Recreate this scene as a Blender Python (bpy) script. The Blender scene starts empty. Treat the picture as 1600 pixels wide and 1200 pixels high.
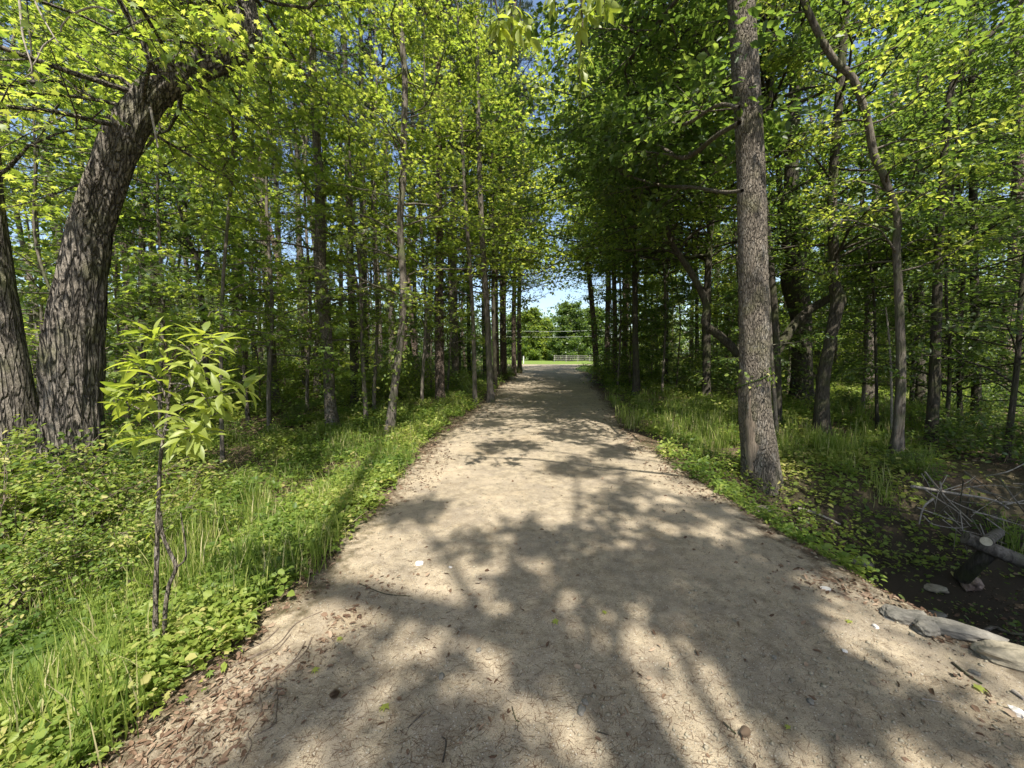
import bpy, math, random
import numpy as np
R_ = math.radians
rad = math.radians
S = bpy.context.scene
C = S.collection
# ------------------------------------------------------------------ camera
CAM_H, PITCH, F = 1.6, rad(4.57), 601.0
cd = bpy.data.cameras.new("camera"); cam = bpy.data.objects.new("camera", cd); C.objects.link(cam)
cd.sensor_width = 36; cd.lens = F/1600*36; cd.clip_start = .05; cd.clip_end = 2000
cam.location = (0, 0, CAM_H); cam.rotation_euler = (rad(90)-PITCH, 0, 0)
S.camera = cam
# ------------------------------------------------------------------ sky, sun, exposure
SUN_EL, SUN_AZ = rad(58), rad(12)      # sun stands behind the viewer, a little to the right
w = bpy.data.worlds.new("World"); S.world = w; w.use_nodes = True
nt = w.node_tree; nt.nodes.clear()
sky = nt.nodes.new("ShaderNodeTexSky"); sky.sky_type = 'NISHITA'; sky.sun_disc = False
sky.sun_elevation = SUN_EL; sky.sun_rotation = math.pi-SUN_AZ; sky.altitude = 200; sky.dust_density = 2.0; sky.air_density = 1.0
bg = nt.nodes.new("ShaderNodeBackground"); bg.inputs[1].default_value = .12
wo = nt.nodes.new("ShaderNodeOutputWorld"); nt.links.new(sky.outputs[0], bg.inputs[0]); nt.links.new(bg.outputs[0], wo.inputs[0])
ld = bpy.data.lights.new("sun", 'SUN'); ld.energy = 5.0; ld.angle = rad(.53); ld.color = (1, .95, .86)
sun = bpy.data.objects.new("sun", ld); C.objects.link(sun); sun.location = (3, -10, 20)
sd = np.array([math.sin(SUN_AZ)*math.cos(SUN_EL), -math.cos(SUN_AZ)*math.cos(SUN_EL), math.sin(SUN_EL)])
from mathutils import Vector
sun.rotation_euler = Vector(sd).to_track_quat('Z', 'Y').to_euler()
S.view_settings.view_transform = 'Standard'; S.view_settings.look = 'None'; S.view_settings.gamma = 1
S.view_settings.exposure = 1.1
cy = S.cycles
cy.max_bounces = 7; cy.diffuse_bounces = 3; cy.glossy_bounces = 2; cy.transmission_bounces = 4; cy.transparent_max_bounces = 4
cy.caustics_reflective = False; cy.caustics_refractive = False
cy.sample_clamp_indirect = 6; cy.use_denoising = True

# ------------------------------------------------------------------ maths helpers
cp, sp = math.cos(PITCH), math.sin(PITCH)
def at(px, py, Y):
    u, v = (px-800)/F, (600-py)/F
    dy, dz = cp+v*sp, -sp+v*cp
    t = Y/dy
    return np.array([u*t, Y, CAM_H+dz*t])
def hash3(i, j, k, seed):
    n = (i*374761393 + j*668265263 + k*2147483647 + seed*1274126177) & 0xffffffff
    n = ((n ^ (n >> 13))*1274126177) & 0xffffffff
    n = ((n ^ (n >> 16))*2246822519) & 0xffffffff
    return ((n ^ (n >> 15)) & 0xffff)/65535.0
def vn(p, seed=0):
    p = np.asarray(p, float); i = np.floor(p).astype(np.int64); f = p-i; f = f*f*(3-2*f)
    r = 0
    for a in (0, 1):
        for b in (0, 1):
            for c in (0, 1):
                wgt = (f[..., 0] if a else 1-f[..., 0])*(f[..., 1] if b else 1-f[..., 1])*(f[..., 2] if c else 1-f[..., 2])
                r = r+wgt*hash3(i[..., 0]+a, i[..., 1]+b, i[..., 2]+c, seed)
    return r
def fbm(x, y, s, seed=0, o=3):
    r, amp, tot = 0, 1, 0
    for k in range(o):
        r = r+amp*vn(np.stack([x*s, y*s, np.zeros_like(x)+.37*k], -1), seed+k); tot += amp; amp *= .5; s *= 2.1
    return r/tot
def ss(a, b, x):
    t = np.clip((x-a)/(b-a), 0, 1); return t*t*(3-2*t)
ED = np.array([-30, 0, 1.4, 2.5, 5, 8, 12, 17, 25, 40, 50, 54, 57])
EL = np.array([-1.6, -1.5, -1.5, -1.35, -1.35, -1.2, -.8, -.6, 0, 1.0, .5, -3, -6])
ER = np.array([2.7, 2.7, 2.65, 2.45, 2.25, 2.3, 3.0, 3.7, 4.9, 6.6, 9, 16, 22])
def road_s(x, y):                       # signed distance inside the road (+ inside)
    l = np.interp(y, ED, EL); r = np.interp(y, ED, ER)
    return np.minimum(x-l, r-x)
def gh(x, y):
    x = np.asarray(x, float); y = np.asarray(y, float)
    l = np.interp(y, ED, EL); r = np.interp(y, ED, ER)
    h = np.zeros_like(x+y)
    sl = l-x; near = 1-.75*ss(5, 12, y)
    h = h-.3*ss(0, 1.8, sl)*near
    sr = x-r
    cy_ = 3.3+.06*(x-3)
    prof = 1-ss(.55, 2.0, np.abs(y-cy_))
    far = ss(-1, 1, y)
    h = h-1.2*ss(.0, .95, sr)*prof
    h = h-.3*ss(0, 1.2, sr)*(1-prof)*(1-ss(4.5, 9, y))*.5
    off = ss(-.1, .8, np.maximum(sl, sr))
    h = h+off*((fbm(x, y, .55, 3)-.5)*.16+(fbm(x, y, 2.3, 5)-.5)*.08)
    h = h+(1-off)*((fbm(x, y, .9, 9)-.5)*.03+(fbm(x, y, 7, 11, 2)-.5)*.012)
    c = (l+r)/2
    for s_ in (-.75, .75): h = h-.022*np.exp(-((x-c-s_)/.25)**2)*ss(3, 7, y)
    return h
def G(px, py, h=0.0):                   # pixel of the photograph to the spot on the ground that it shows
    v = (600-py)/F; dy, dz = cp+v*sp, -sp+v*cp
    t = (CAM_H-h)/-dz; p = np.array([(px-800)/F*t, dy*t])
    for _ in range(6):
        t = (CAM_H-float(gh(p[0], p[1])))/-dz; p = .5*p+.5*np.array([(px-800)/F*t, dy*t])
    return np.array([p[0], p[1], float(gh(p[0], p[1]))])
def spline(pts, n):
    P = np.asarray(pts, float); K = len(P)
    if K == 2: return P[0]+(P[1]-P[0])*np.linspace(0, 1, n)[:, None]
    Q = np.vstack([2*P[0]-P[1], P, 2*P[-1]-P[-2]])
    t = np.linspace(0, K-1-1e-6, n); i = t.astype(int); f = (t-i)[:, None]
    a, b, c, d = Q[i], Q[i+1], Q[i+2], Q[i+3]
    return .5*((2*b)+(-a+c)*f+(2*a-5*b+4*c-d)*f**2+(-a+3*b-3*c+d)*f**3)
def nrm(v): return v/np.maximum(np.linalg.norm(v, axis=-1, keepdims=True), 1e-9)

# ------------------------------------------------------------------ materials
def mat(name):
    m = bpy.data.materials.new(name); m.use_nodes = True; m.node_tree.nodes.clear(); return m, m.node_tree
def N(t, k, **kw):
    n = t.nodes.new(k)
    for a, b in kw.items():
        if a.startswith('i_'): n.inputs[a[2:].replace('_', ' ')].default_value = b
        else: setattr(n, a, b)
    return n
def ramp(t, fac, stops):
    r = t.nodes.new("ShaderNodeValToRGB"); e = r.color_ramp.elements
    while len(e) < len(stops): e.new(.5)
    for k, (p, c) in enumerate(stops): e[k].position = p; e[k].color = (*c, 1)
    t.links.new(fac, r.inputs[0]); return r.outputs[0]
def leaf_mat(name, stops, tstops, tf=.42, rough=.42, spec=.3, obj_var=.25):
    m, t = mat(name); L = t.links
    a = N(t, "ShaderNodeAttribute", attribute_name="v"); oi = N(t, "ShaderNodeObjectInfo")
    mx = N(t, "ShaderNodeMath", operation='MULTIPLY_ADD'); L.new(oi.outputs['Random'], mx.inputs[0]); mx.inputs[1].default_value = obj_var
    mul = N(t, "ShaderNodeMath", operation='MULTIPLY'); L.new(a.outputs['Fac'], mul.inputs[0]); mul.inputs[1].default_value = 1-obj_var
    L.new(mul.outputs[0], mx.inputs[2])
    c1 = ramp(t, mx.outputs[0], stops); c2 = ramp(t, mx.outputs[0], tstops)
    p = N(t, "ShaderNodeBsdfPrincipled"); L.new(c1, p.inputs['Base Color']); p.inputs['Roughness'].default_value = rough
    p.inputs['Specular IOR Level'].default_value = spec
    tr = N(t, "ShaderNodeBsdfTranslucent"); L.new(c2, tr.inputs[0])
    ms = N(t, "ShaderNodeMixShader"); ms.inputs[0].default_value = tf
    L.new(p.outputs[0], ms.inputs[1]); L.new(tr.outputs[0], ms.inputs[2])
    o = N(t, "ShaderNodeOutputMaterial"); L.new(ms.outputs[0], o.inputs[0]); return m
M = {}
M['lit_green'] = leaf_mat("lit_green_leaf", [(0, (.055, .095, .025)), (.5, (.11, .165, .04)), (1, (.19, .24, .06))],  # yellow-green leaves, sunlit brightness put into the colour
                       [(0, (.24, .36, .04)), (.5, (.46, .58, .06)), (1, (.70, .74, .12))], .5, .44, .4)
M['shade_green'] = leaf_mat("shade_green_leaf", [(0, (.04, .07, .024)), (.6, (.075, .115, .034)), (1, (.13, .175, .05))],  # darker green leaves, shade put into the colour
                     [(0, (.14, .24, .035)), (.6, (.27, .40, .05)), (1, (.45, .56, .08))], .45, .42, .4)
M['hick'] = leaf_mat("broad_leaf", [(0, (.10, .145, .03)), (1, (.30, .34, .08))], [(0, (.36, .50, .04)), (1, (.62, .68, .08))], .45, .45, .4, .1)
M['herb'] = leaf_mat("herb_leaf", [(0, (.065, .11, .022)), (.45, (.14, .20, .036)), (.8, (.24, .29, .06)), (1, (.36, .33, .12))],
                     [(0, (.18, .32, .03)), (1, (.52, .58, .09))], .42, .5, .3, 0)
M['grass'] = leaf_mat("grass_blade", [(0, (.08, .12, .022)), (.55, (.18, .24, .04)), (.8, (.30, .32, .09)), (1, (.46, .40, .22))],
                      [(0, (.16, .34, .03)), (1, (.42, .52, .07))], .4, .5, .3, 0)
M['needle'] = leaf_mat("pine_needle", [(0, (.04, .07, .03)), (1, (.10, .13, .06))], [(0, (.06, .11, .03)), (1, (.14, .2, .06))], .2, .45, .4)
M['litter'] = leaf_mat("dead_leaf", [(0, (.07, .04, .025)), (.5, (.17, .11, .07)), (1, (.34, .26, .18))],
                       [(0, (.1, .06, .03)), (1, (.25, .18, .1))], .12, .7, .2, 0)
def bark(name, dark, light, scale=26, stretch=.16, bump=.6, moss=None, pale=None, crack=None):
    m, t = mat(name); L = t.links
    tc = N(t, "ShaderNodeTexCoord"); mp = N(t, "ShaderNodeMapping"); mp.inputs['Scale'].default_value = (1, 1, stretch)
    L.new(tc.outputs['Object'], mp.inputs[0])
    n1 = N(t, "ShaderNodeTexNoise"); n1.inputs['Scale'].default_value = scale; n1.inputs['Detail'].default_value = 8; n1.inputs['Roughness'].default_value = .65; n1.inputs['Distortion'].default_value = .6
    L.new(mp.outputs[0], n1.inputs['Vector'])
    c = ramp(t, n1.outputs[0], [(.36, dark), (.5, tuple((a+b)/2 for a, b in zip(dark, light))), (.66, light)])
    n2 = N(t, "ShaderNodeTexNoise"); n2.inputs['Scale'].default_value = 3.2; n2.inputs['Detail'].default_value = 5; L.new(tc.outputs['Object'], n2.inputs['Vector'])
    def over(c, colr, lo, hi, src):
        r = N(t, "ShaderNodeMapRange"); r.inputs[1].default_value = lo; r.inputs[2].default_value = hi; L.new(src, r.inputs[0])
        mx = N(t, "ShaderNodeMixRGB"); L.new(r.outputs[0], mx.inputs[0]); L.new(c, mx.inputs[1]); mx.inputs[2].default_value = (*colr, 1); return mx.outputs[0]
    if moss: c = over(c, moss, .5, .72, n2.outputs[0])
    if pale:
        n3 = N(t, "ShaderNodeTexNoise"); n3.inputs['Scale'].default_value = 9; n3.inputs['Detail'].default_value = 6; n3.inputs['Roughness'].default_value = .7; L.new(mp.outputs[0], n3.inputs['Vector'])
        c = over(c, pale, .52, .80, n3.outputs[0])
    hsrc = n1.outputs[0]
    if crack:
        mp2 = N(t, "ShaderNodeMapping"); mp2.inputs['Scale'].default_value = (1, 1, crack[1]); L.new(tc.outputs['Object'], mp2.inputs[0])
        nd = N(t, "ShaderNodeTexNoise"); nd.inputs['Scale'].default_value = 9; nd.inputs['Detail'].default_value = 4; L.new(mp2.outputs[0], nd.inputs['Vector'])
        va = N(t, "ShaderNodeVectorMath", operation='MULTIPLY_ADD'); L.new(nd.outputs['Color'], va.inputs[0]); va.inputs[1].default_value = (.11, .11, .11); L.new(mp2.outputs[0], va.inputs[2])
        vo = N(t, "ShaderNodeTexVoronoi", feature='DISTANCE_TO_EDGE'); vo.inputs['Scale'].default_value = crack[0]; L.new(va.outputs[0], vo.inputs['Vector'])
        r = N(t, "ShaderNodeMapRange"); r.inputs[1].default_value = .0; r.inputs[2].default_value = .16; L.new(vo.outputs['Distance'], r.inputs[0])
        mx = N(t, "ShaderNodeMixRGB", blend_type='MULTIPLY'); mx.inputs[0].default_value = crack[2] if len(crack) > 2 else .55; L.new(c, mx.inputs[1]); L.new(ramp(t, r.outputs[0], [(0, (.16, .15, .14)), (.6, (.9, .9, .9)), (1, (1.15, 1.12, 1.08))]), mx.inputs[2]); c = mx.outputs[0]
        ma = N(t, "ShaderNodeMath", operation='MULTIPLY_ADD'); L.new(n1.outputs[0], ma.inputs[0]); ma.inputs[1].default_value = .45; L.new(r.outputs[0], ma.inputs[2]); hsrc = ma.outputs[0]
    p = N(t, "ShaderNodeBsdfPrincipled"); p.inputs['Roughness'].default_value = .9; p.inputs['Specular IOR Level'].default_value = .15; L.new(c, p.inputs['Base Color'])
    b = N(t, "ShaderNodeBump"); b.inputs['Strength'].default_value = bump; b.inputs['Distance'].default_value = .07; L.new(hsrc, b.inputs['Height']); L.new(b.outputs[0], p.inputs['Normal'])
    o = N(t, "ShaderNodeOutputMaterial"); L.new(p.outputs[0], o.inputs[0]); return m
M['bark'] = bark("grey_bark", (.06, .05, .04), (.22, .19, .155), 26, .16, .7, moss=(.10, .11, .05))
M['bark_big'] = bark("furrowed_bark", (.06, .052, .043), (.30, .265, .22), 60, .4, 1.0, moss=(.13, .13, .07), pale=(.33, .30, .25), crack=(24, .13, .62))
M['bark_main'] = bark("lichen_bark", (.09, .075, .058), (.26, .225, .18), 60, .5, .8, moss=(.14, .13, .08), pale=(.36, .34, .30), crack=(46, .22, .42))
M['bark_pine'] = bark("pine_bark", (.07, .05, .04), (.24, .19, .15), 30, .4, .8, crack=(22, .35))
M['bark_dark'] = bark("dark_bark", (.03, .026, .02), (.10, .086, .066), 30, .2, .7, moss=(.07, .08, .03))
M['deadwood'] = bark("bleached_wood", (.17, .145, .12), (.40, .355, .30), 40, .3, .3)
M['heart'] = bark("bare_heartwood", (.13, .10, .075), (.29, .235, .175), 30, .08, .7)
M['cut'] = bark("sawn_wood", (.36, .30, .21), (.60, .52, .38), 16, 1, .1)
M['twig'] = bark("twig_bark", (.08, .06, .045), (.2, .16, .12), 40, .3, .2)

def soil():
    m, t = mat("forest_soil_and_dirt"); L = t.links
    tc = N(t, "ShaderNodeTexCoord"); P = tc.outputs['Object']
    def noise(s, d=6, r=.6, dist=0):
        n = N(t, "ShaderNodeTexNoise"); n.inputs['Scale'].default_value = s; n.inputs['Detail'].default_value = d; n.inputs['Roughness'].default_value = r; n.inputs['Distortion'].default_value = dist
        L.new(P, n.inputs['Vector']); return n.outputs[0]
    def mr(src, lo, hi, a=0, b=1):
        r = N(t, "ShaderNodeMapRange"); r.inputs[1].default_value = lo; r.inputs[2].default_value = hi; r.inputs[3].default_value = a; r.inputs[4].default_value = b; L.new(src, r.inputs[0]); return r.outputs[0]
    def mixc(f, a, b, mode='MIX'):
        x = N(t, "ShaderNodeMixRGB", blend_type=mode)
        for s_, i in ((f, 0), (a, 1), (b, 2)):
            if isinstance(s_, (int, float)): x.inputs[i].default_value = s_
            elif isinstance(s_, tuple): x.inputs[i].default_value = (*s_, 1)
            else: L.new(s_, x.inputs[i])
        return x.outputs[0]
    nbig, nmid, nf, nvf = noise(1.1, 4), noise(9, 6, .65), noise(60, 5, .7), noise(260, 3, .7)
    dirt = ramp(t, nmid, [(.3, (.182, .150, .106)), (.5, (.290, .243, .172)), (.7, (.395, .334, .238))])
    dirt = mixc(mr(nbig, .52, .70, 0, .45), dirt, (.34, .26, .16))
    dirt = mixc(.75, dirt, ramp(t, nvf, [(.35, (.52, .48, .44)), (.5, (1, 1, 1)), (.68, (1.25, 1.22, 1.15))]), 'MULTIPLY')
    dirt = mixc(mr(noise(2.6, 7, .7, .8), .44, .64, 0, .55), dirt, (.20, .17, .135)); dirt = mixc(mr(noise(.8, 5, .6, .5), .50, .66, 0, .5), dirt, (.46, .38, .27))
    vo = N(t, "ShaderNodeTexVoronoi"); vo.inputs['Scale'].default_value = 48; L.new(P, vo.inputs['Vector'])
    dirt = mixc(mr(vo.outputs['Distance'], .10, .2, .75, 0), dirt, (.42, .39, .34))
    vo2 = N(t, "ShaderNodeTexVoronoi"); vo2.inputs['Scale'].default_value = 95; L.new(P, vo2.inputs['Vector'])
    dirt = mixc(mr(vo2.outputs['Distance'], .14, .26, .75, 0), dirt, (.09, .07, .05))
    mapn = N(t, "ShaderNodeMapping"); mapn.inputs['Rotation'].default_value = (0, 0, .5); mapn.inputs['Scale'].default_value = (1, 5, 1); L.new(P, mapn.inputs[0])
    ns = N(t, "ShaderNodeTexNoise"); ns.inputs['Scale'].default_value = 34; ns.inputs['Detail'].default_value = 3; ns.inputs['Distortion'].default_value = 1.5; L.new(mapn.outputs[0], ns.inputs['Vector'])
    dirt = mixc(mr(ns.outputs[0], .62, .70, 0, .6), dirt, (.13, .09, .06))
    litter = ramp(t, nf, [(.3, (.035, .026, .017)), (.5, (.085, .06, .04)), (.7, (.18, .135, .09))])
    litter = mixc(mr(nbig, .4, .65, 0, .5), litter, (.06, .07, .025))
    vg = ramp(t, nf, [(.3, (.06, .10, .02)), (.7, (.20, .26, .06))])
    a = N(t, "ShaderNodeAttribute", attribute_name="inside"); b = N(t, "ShaderNodeAttribute", attribute_name="meadow")
    ad = N(t, "ShaderNodeMath", operation='ADD'); L.new(a.outputs['Fac'], ad.inputs[0])
    L.new(mr(nmid, .3, .7, -.22, .22), ad.inputs[1])
    f = mr(ad.outputs[0], -.12, .16)
    col = mixc(b.outputs['Fac'], litter, vg); col = mixc(f, col, dirt)
    ditch_attr = N(t, "ShaderNodeAttribute", attribute_name="ditch_dark"); col = mixc(ditch_attr.outputs['Fac'], col, (.035, .028, .02))
    p = N(t, "ShaderNodeBsdfPrincipled"); p.inputs['Roughness'].default_value = .95; p.inputs['Specular IOR Level'].default_value = .1; L.new(col, p.inputs['Base Color'])
    h = mixc(.5, nf, nvf); b1 = N(t, "ShaderNodeBump"); b1.inputs['Strength'].default_value = .55; b1.inputs['Distance'].default_value = .02; L.new(h, b1.inputs['Height']); L.new(b1.outputs[0], p.inputs['Normal'])
    o = N(t, "ShaderNodeOutputMaterial"); L.new(p.outputs[0], o.inputs[0]); return m
M['soil'] = soil()
def rockmat(name, a, b):
    m, t = mat(name); L = t.links; tc = N(t, "ShaderNodeTexCoord")
    n = N(t, "ShaderNodeTexNoise"); n.inputs['Scale'].default_value = 9; n.inputs['Detail'].default_value = 8; n.inputs['Roughness'].default_value = .7; L.new(tc.outputs['Object'], n.inputs['Vector'])
    c = ramp(t, n.outputs[0], [(.35, a), (.65, b)]); p = N(t, "ShaderNodeBsdfPrincipled"); p.inputs['Roughness'].default_value = .85; L.new(c, p.inputs['Base Color'])
    bb = N(t, "ShaderNodeBump"); bb.inputs['Strength'].default_value = .6; bb.inputs['Distance'].default_value = .02; L.new(n.outputs[0], bb.inputs['Height']); L.new(bb.outputs[0], p.inputs['Normal'])
    o = N(t, "ShaderNodeOutputMaterial"); L.new(p.outputs[0], o.inputs[0]); return m
M['rock'] = rockmat("grey_rock", (.085, .08, .065), (.22, .20, .165)); M['rock_tan'] = rockmat("tan_rock", (.15, .13, .09), (.32, .28, .2))  # grey rock colour darkened as if it lay in shade
M['quartz'] = rockmat("pale_stone", (.38, .36, .33), (.62, .58, .52)); M['rock_red'] = rockmat("reddish_rock", (.16, .11, .08), (.32, .24, .19))
M['fence'] = rockmat("weathered_rail", (.16, .15, .13), (.30, .28, .25)); M['wire'] = rockmat("pale_cable", (.5, .5, .5), (.7, .7, .7))

# ------------------------------------------------------------------ mesh helpers
class Acc:
    def __init__(s): s.V = []; s.F4 = []; s.F3 = []; s.v4 = []; s.v3 = []; s.n = 0
    def add(s, V, Fc, v=None):
        V = np.asarray(V, float).reshape(-1, 3); Fc = np.asarray(Fc); k = Fc.shape[1]
        if v is None: v = np.zeros(len(Fc))
        s.V.append(V); (s.F4 if k == 4 else s.F3).append(Fc+s.n); (s.v4 if k == 4 else s.v3).append(v); s.n += len(V)
    def build(s, name, m, parent=None, base=(0, 0, 0), smooth=False, extra=None):
        me = bpy.data.meshes.new(name)
        V = np.concatenate(s.V) if s.V else np.zeros((0, 3))
        f4 = np.concatenate(s.F4) if s.F4 else np.zeros((0, 4), int); f3 = np.concatenate(s.F3) if s.F3 else np.zeros((0, 3), int)
        val = np.concatenate([np.concatenate(s.v4) if s.v4 else np.zeros(0), np.concatenate(s.v3) if s.v3 else np.zeros(0)])
        me.vertices.add(len(V)); me.vertices.foreach_set("co", (V-np.asarray(base)).astype(np.float32).ravel())
        me.loops.add(f4.size+f3.size); me.loops.foreach_set("vertex_index", np.concatenate([f4.ravel(), f3.ravel()]).astype(np.int32))
        me.polygons.add(len(f4)+len(f3))
        me.polygons.foreach_set("loop_start", np.concatenate([np.arange(len(f4))*4, f4.size+np.arange(len(f3))*3]).astype(np.int32))
        if smooth: me.polygons.foreach_set("use_smooth", np.ones(len(me.polygons), bool))
        at_ = me.attributes.new("v", 'FLOAT', 'FACE'); at_.data.foreach_set("value", val.astype(np.float32))
        if extra:
            for k, arr in extra.items():
                a = me.attributes.new(k, 'FLOAT', 'POINT'); a.data.foreach_set("value", arr.astype(np.float32))
        me.update(); me.validate(); me.materials.append(m)
        o = bpy.data.objects.new(name, me); C.objects.link(o)
        if parent is not None: o.parent = parent
        else: o.location = tuple(base)
        return o
def tag(o, label=None, cat=None, group=None, kind=None):
    if label: o['label'] = label
    if cat: o['category'] = cat
    if group: o['group'] = group
    if kind: o['kind'] = kind
    return o
def thing(name, label, cat, loc, group=None):
    o = bpy.data.objects.new(name, None); C.objects.link(o); o.location = tuple(loc); o.empty_display_size = .2
    return tag(o, label, cat, group)
def dup(root, loc, rz=0, sc=1, label=None, group=None):
    r = root.copy(); C.objects.link(r); r.location = tuple(loc); r.rotation_euler = (0, 0, rz); r.scale = (sc, sc, sc) if np.isscalar(sc) else sc
    if label: r['label'] = label
    if group: r['group'] = group
    for ch in list(root.children):
        c = ch.copy(); C.objects.link(c); c.parent = r
    return r
def tubes(acc, P, Rr, segs=5, mod=None, cap=False):
    P = np.asarray(P, float); Rr = np.asarray(Rr, float)
    if P.ndim == 2: P = P[None]; Rr = Rr[None]
    n, K, _ = P.shape; T = nrm(np.gradient(P, axis=1)); D = nrm(P[:, -1]-P[:, 0])
    ref = np.where((np.abs(D[:, 2:3]) > .8), np.array([[1., .02, 0]]), np.array([[0., .03, 1.]]))[:, None, :]
    A = nrm(np.cross(T, ref)); B = np.cross(T, A); a = np.arange(segs)/segs*2*np.pi
    rr = Rr[:, :, None]*np.ones(segs)
    if mod is not None: rr = rr*mod(P, a)
    V = P[:, :, None]+rr[..., None]*(np.cos(a)[:, None]*A[:, :, None]+np.sin(a)[:, None]*B[:, :, None])
    i = np.arange(n)[:, None, None]*K*segs; k = np.arange(K-1)[None, :, None]*segs; s_ = np.arange(segs)[None, None, :]; s2 = (s_+1) % segs
    Fq = np.stack([i+k+s_, i+k+s2, i+k+segs+s2, i+k+segs+s_], -1).reshape(-1, 4)
    acc.add(V.reshape(-1, 3), Fq)
    if cap:
        for e in (0, K-1):
            c = P[:, e]; Vc = np.concatenate([V[:, e], c[:, None]], 1); b0 = np.arange(n)[:, None]*(segs+1); q = np.arange(segs)[None]
            f = np.stack([b0+q, b0+(q+1) % segs, b0+segs+0*q], -1).reshape(-1, 3); acc.add(Vc.reshape(-1, 3), f)
T_FAR = (np.array([[0, 0, 0], [.36, .45, .07], [0, 1, -.05], [-.36, .45, .07]]), np.array([[0, 1, 2, 3]]))
T_OVAL = (np.array([[0, 0, 0], [.27, .28, .08], [.22, .68, .05], [0, 1, -.12], [-.22, .68, .05], [-.27, .28, .08]]), np.array([[0, 1, 2, 3], [0, 3, 4, 5]]))
def star():
    V = [[0, .42, 0]]; F_ = []
    tips = [(-155, .3), (-75, .52), (-22, .55), (0, 0)]
    ang = [-165, -128, -92, -58, -28, 0, 28, 58, 92, 128, 165]; r = [.36, .55-.1, .62, .27, .3, .62, .3, .27, .62, .45, .36]
    ang = [-180, -140, -95, -68, -42, -20, 0, 20, 42, 68, 95, 140]; r = [.42, .30, .60, .27, .62, .30, .66, .30, .62, .27, .60, .30]
    for a, q in zip(ang, r):
        V.append([math.sin(rad(a))*q, .42+math.cos(rad(a))*q, -.18*(q > .5)*q])
    for k in range(6):
        i0 = 1+(2*k-1) % 12; i1 = 1+2*k; i2 = 1+(2*k+1) % 12; F_.append([0, i0, i1, i2])
    return np.array(V), np.array(F_)
T_STAR = star()
def biglf():
    V = []; rows = [(0, .02), (.2, .15), (.42, .21), (.64, .19), (.84, .1), (1, .005)]
    for s_, wd in rows:
        z = -.32*s_*s_; V += [[-wd, s_, z+.25*wd], [0, s_, z], [wd, s_, z+.25*wd]]
    Fq = []
    for k in range(5): Fq += [[3*k, 3*k+1, 3*k+4, 3*k+3], [3*k+1, 3*k+2, 3*k+5, 3*k+4]]
    return np.array(V), np.array(Fq)
T_BIG = biglf()
T_NEED = (np.array([[-.035, 0, 0], [.035, 0, 0], [0, 1, -.06]]), np.array([[0, 1, 2]]))
def blade():
    V = []; 
    for s_, wd in ((0, .018), (.4, .016), (.75, .011), (1, .001)): V += [[-wd, s_, -.45*s_**2.2], [wd, s_, -.45*s_**2.2]]
    return np.array(V), np.array([[0, 1, 3, 2], [2, 3, 5, 4], [4, 5, 7, 6]])
T_BLADE = blade()
def leaves(acc, tm, pos, d, n, size, v, width=1.0):
    if len(pos) == 0: return
    Y = nrm(d); Z = nrm(n-(n*Y).sum(-1, keepdims=True)*Y); X = np.cross(Y, Z); t = tm[0]; k = len(t)
    size = np.broadcast_to(size, (len(pos),))
    V = pos[:, None]+size[:, None, None]*(t[None, :, 0:1]*X[:, None]*width+t[None, :, 1:2]*Y[:, None]+t[None, :, 2:3]*Z[:, None])
    Fq = (np.arange(len(pos))[:, None, None]*k+tm[1][None]).reshape(-1, tm[1].shape[1])
    acc.add(V.reshape(-1, 3), Fq, np.repeat(v, len(tm[1])))
UP = np.array([0, 0, 1.])
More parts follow.
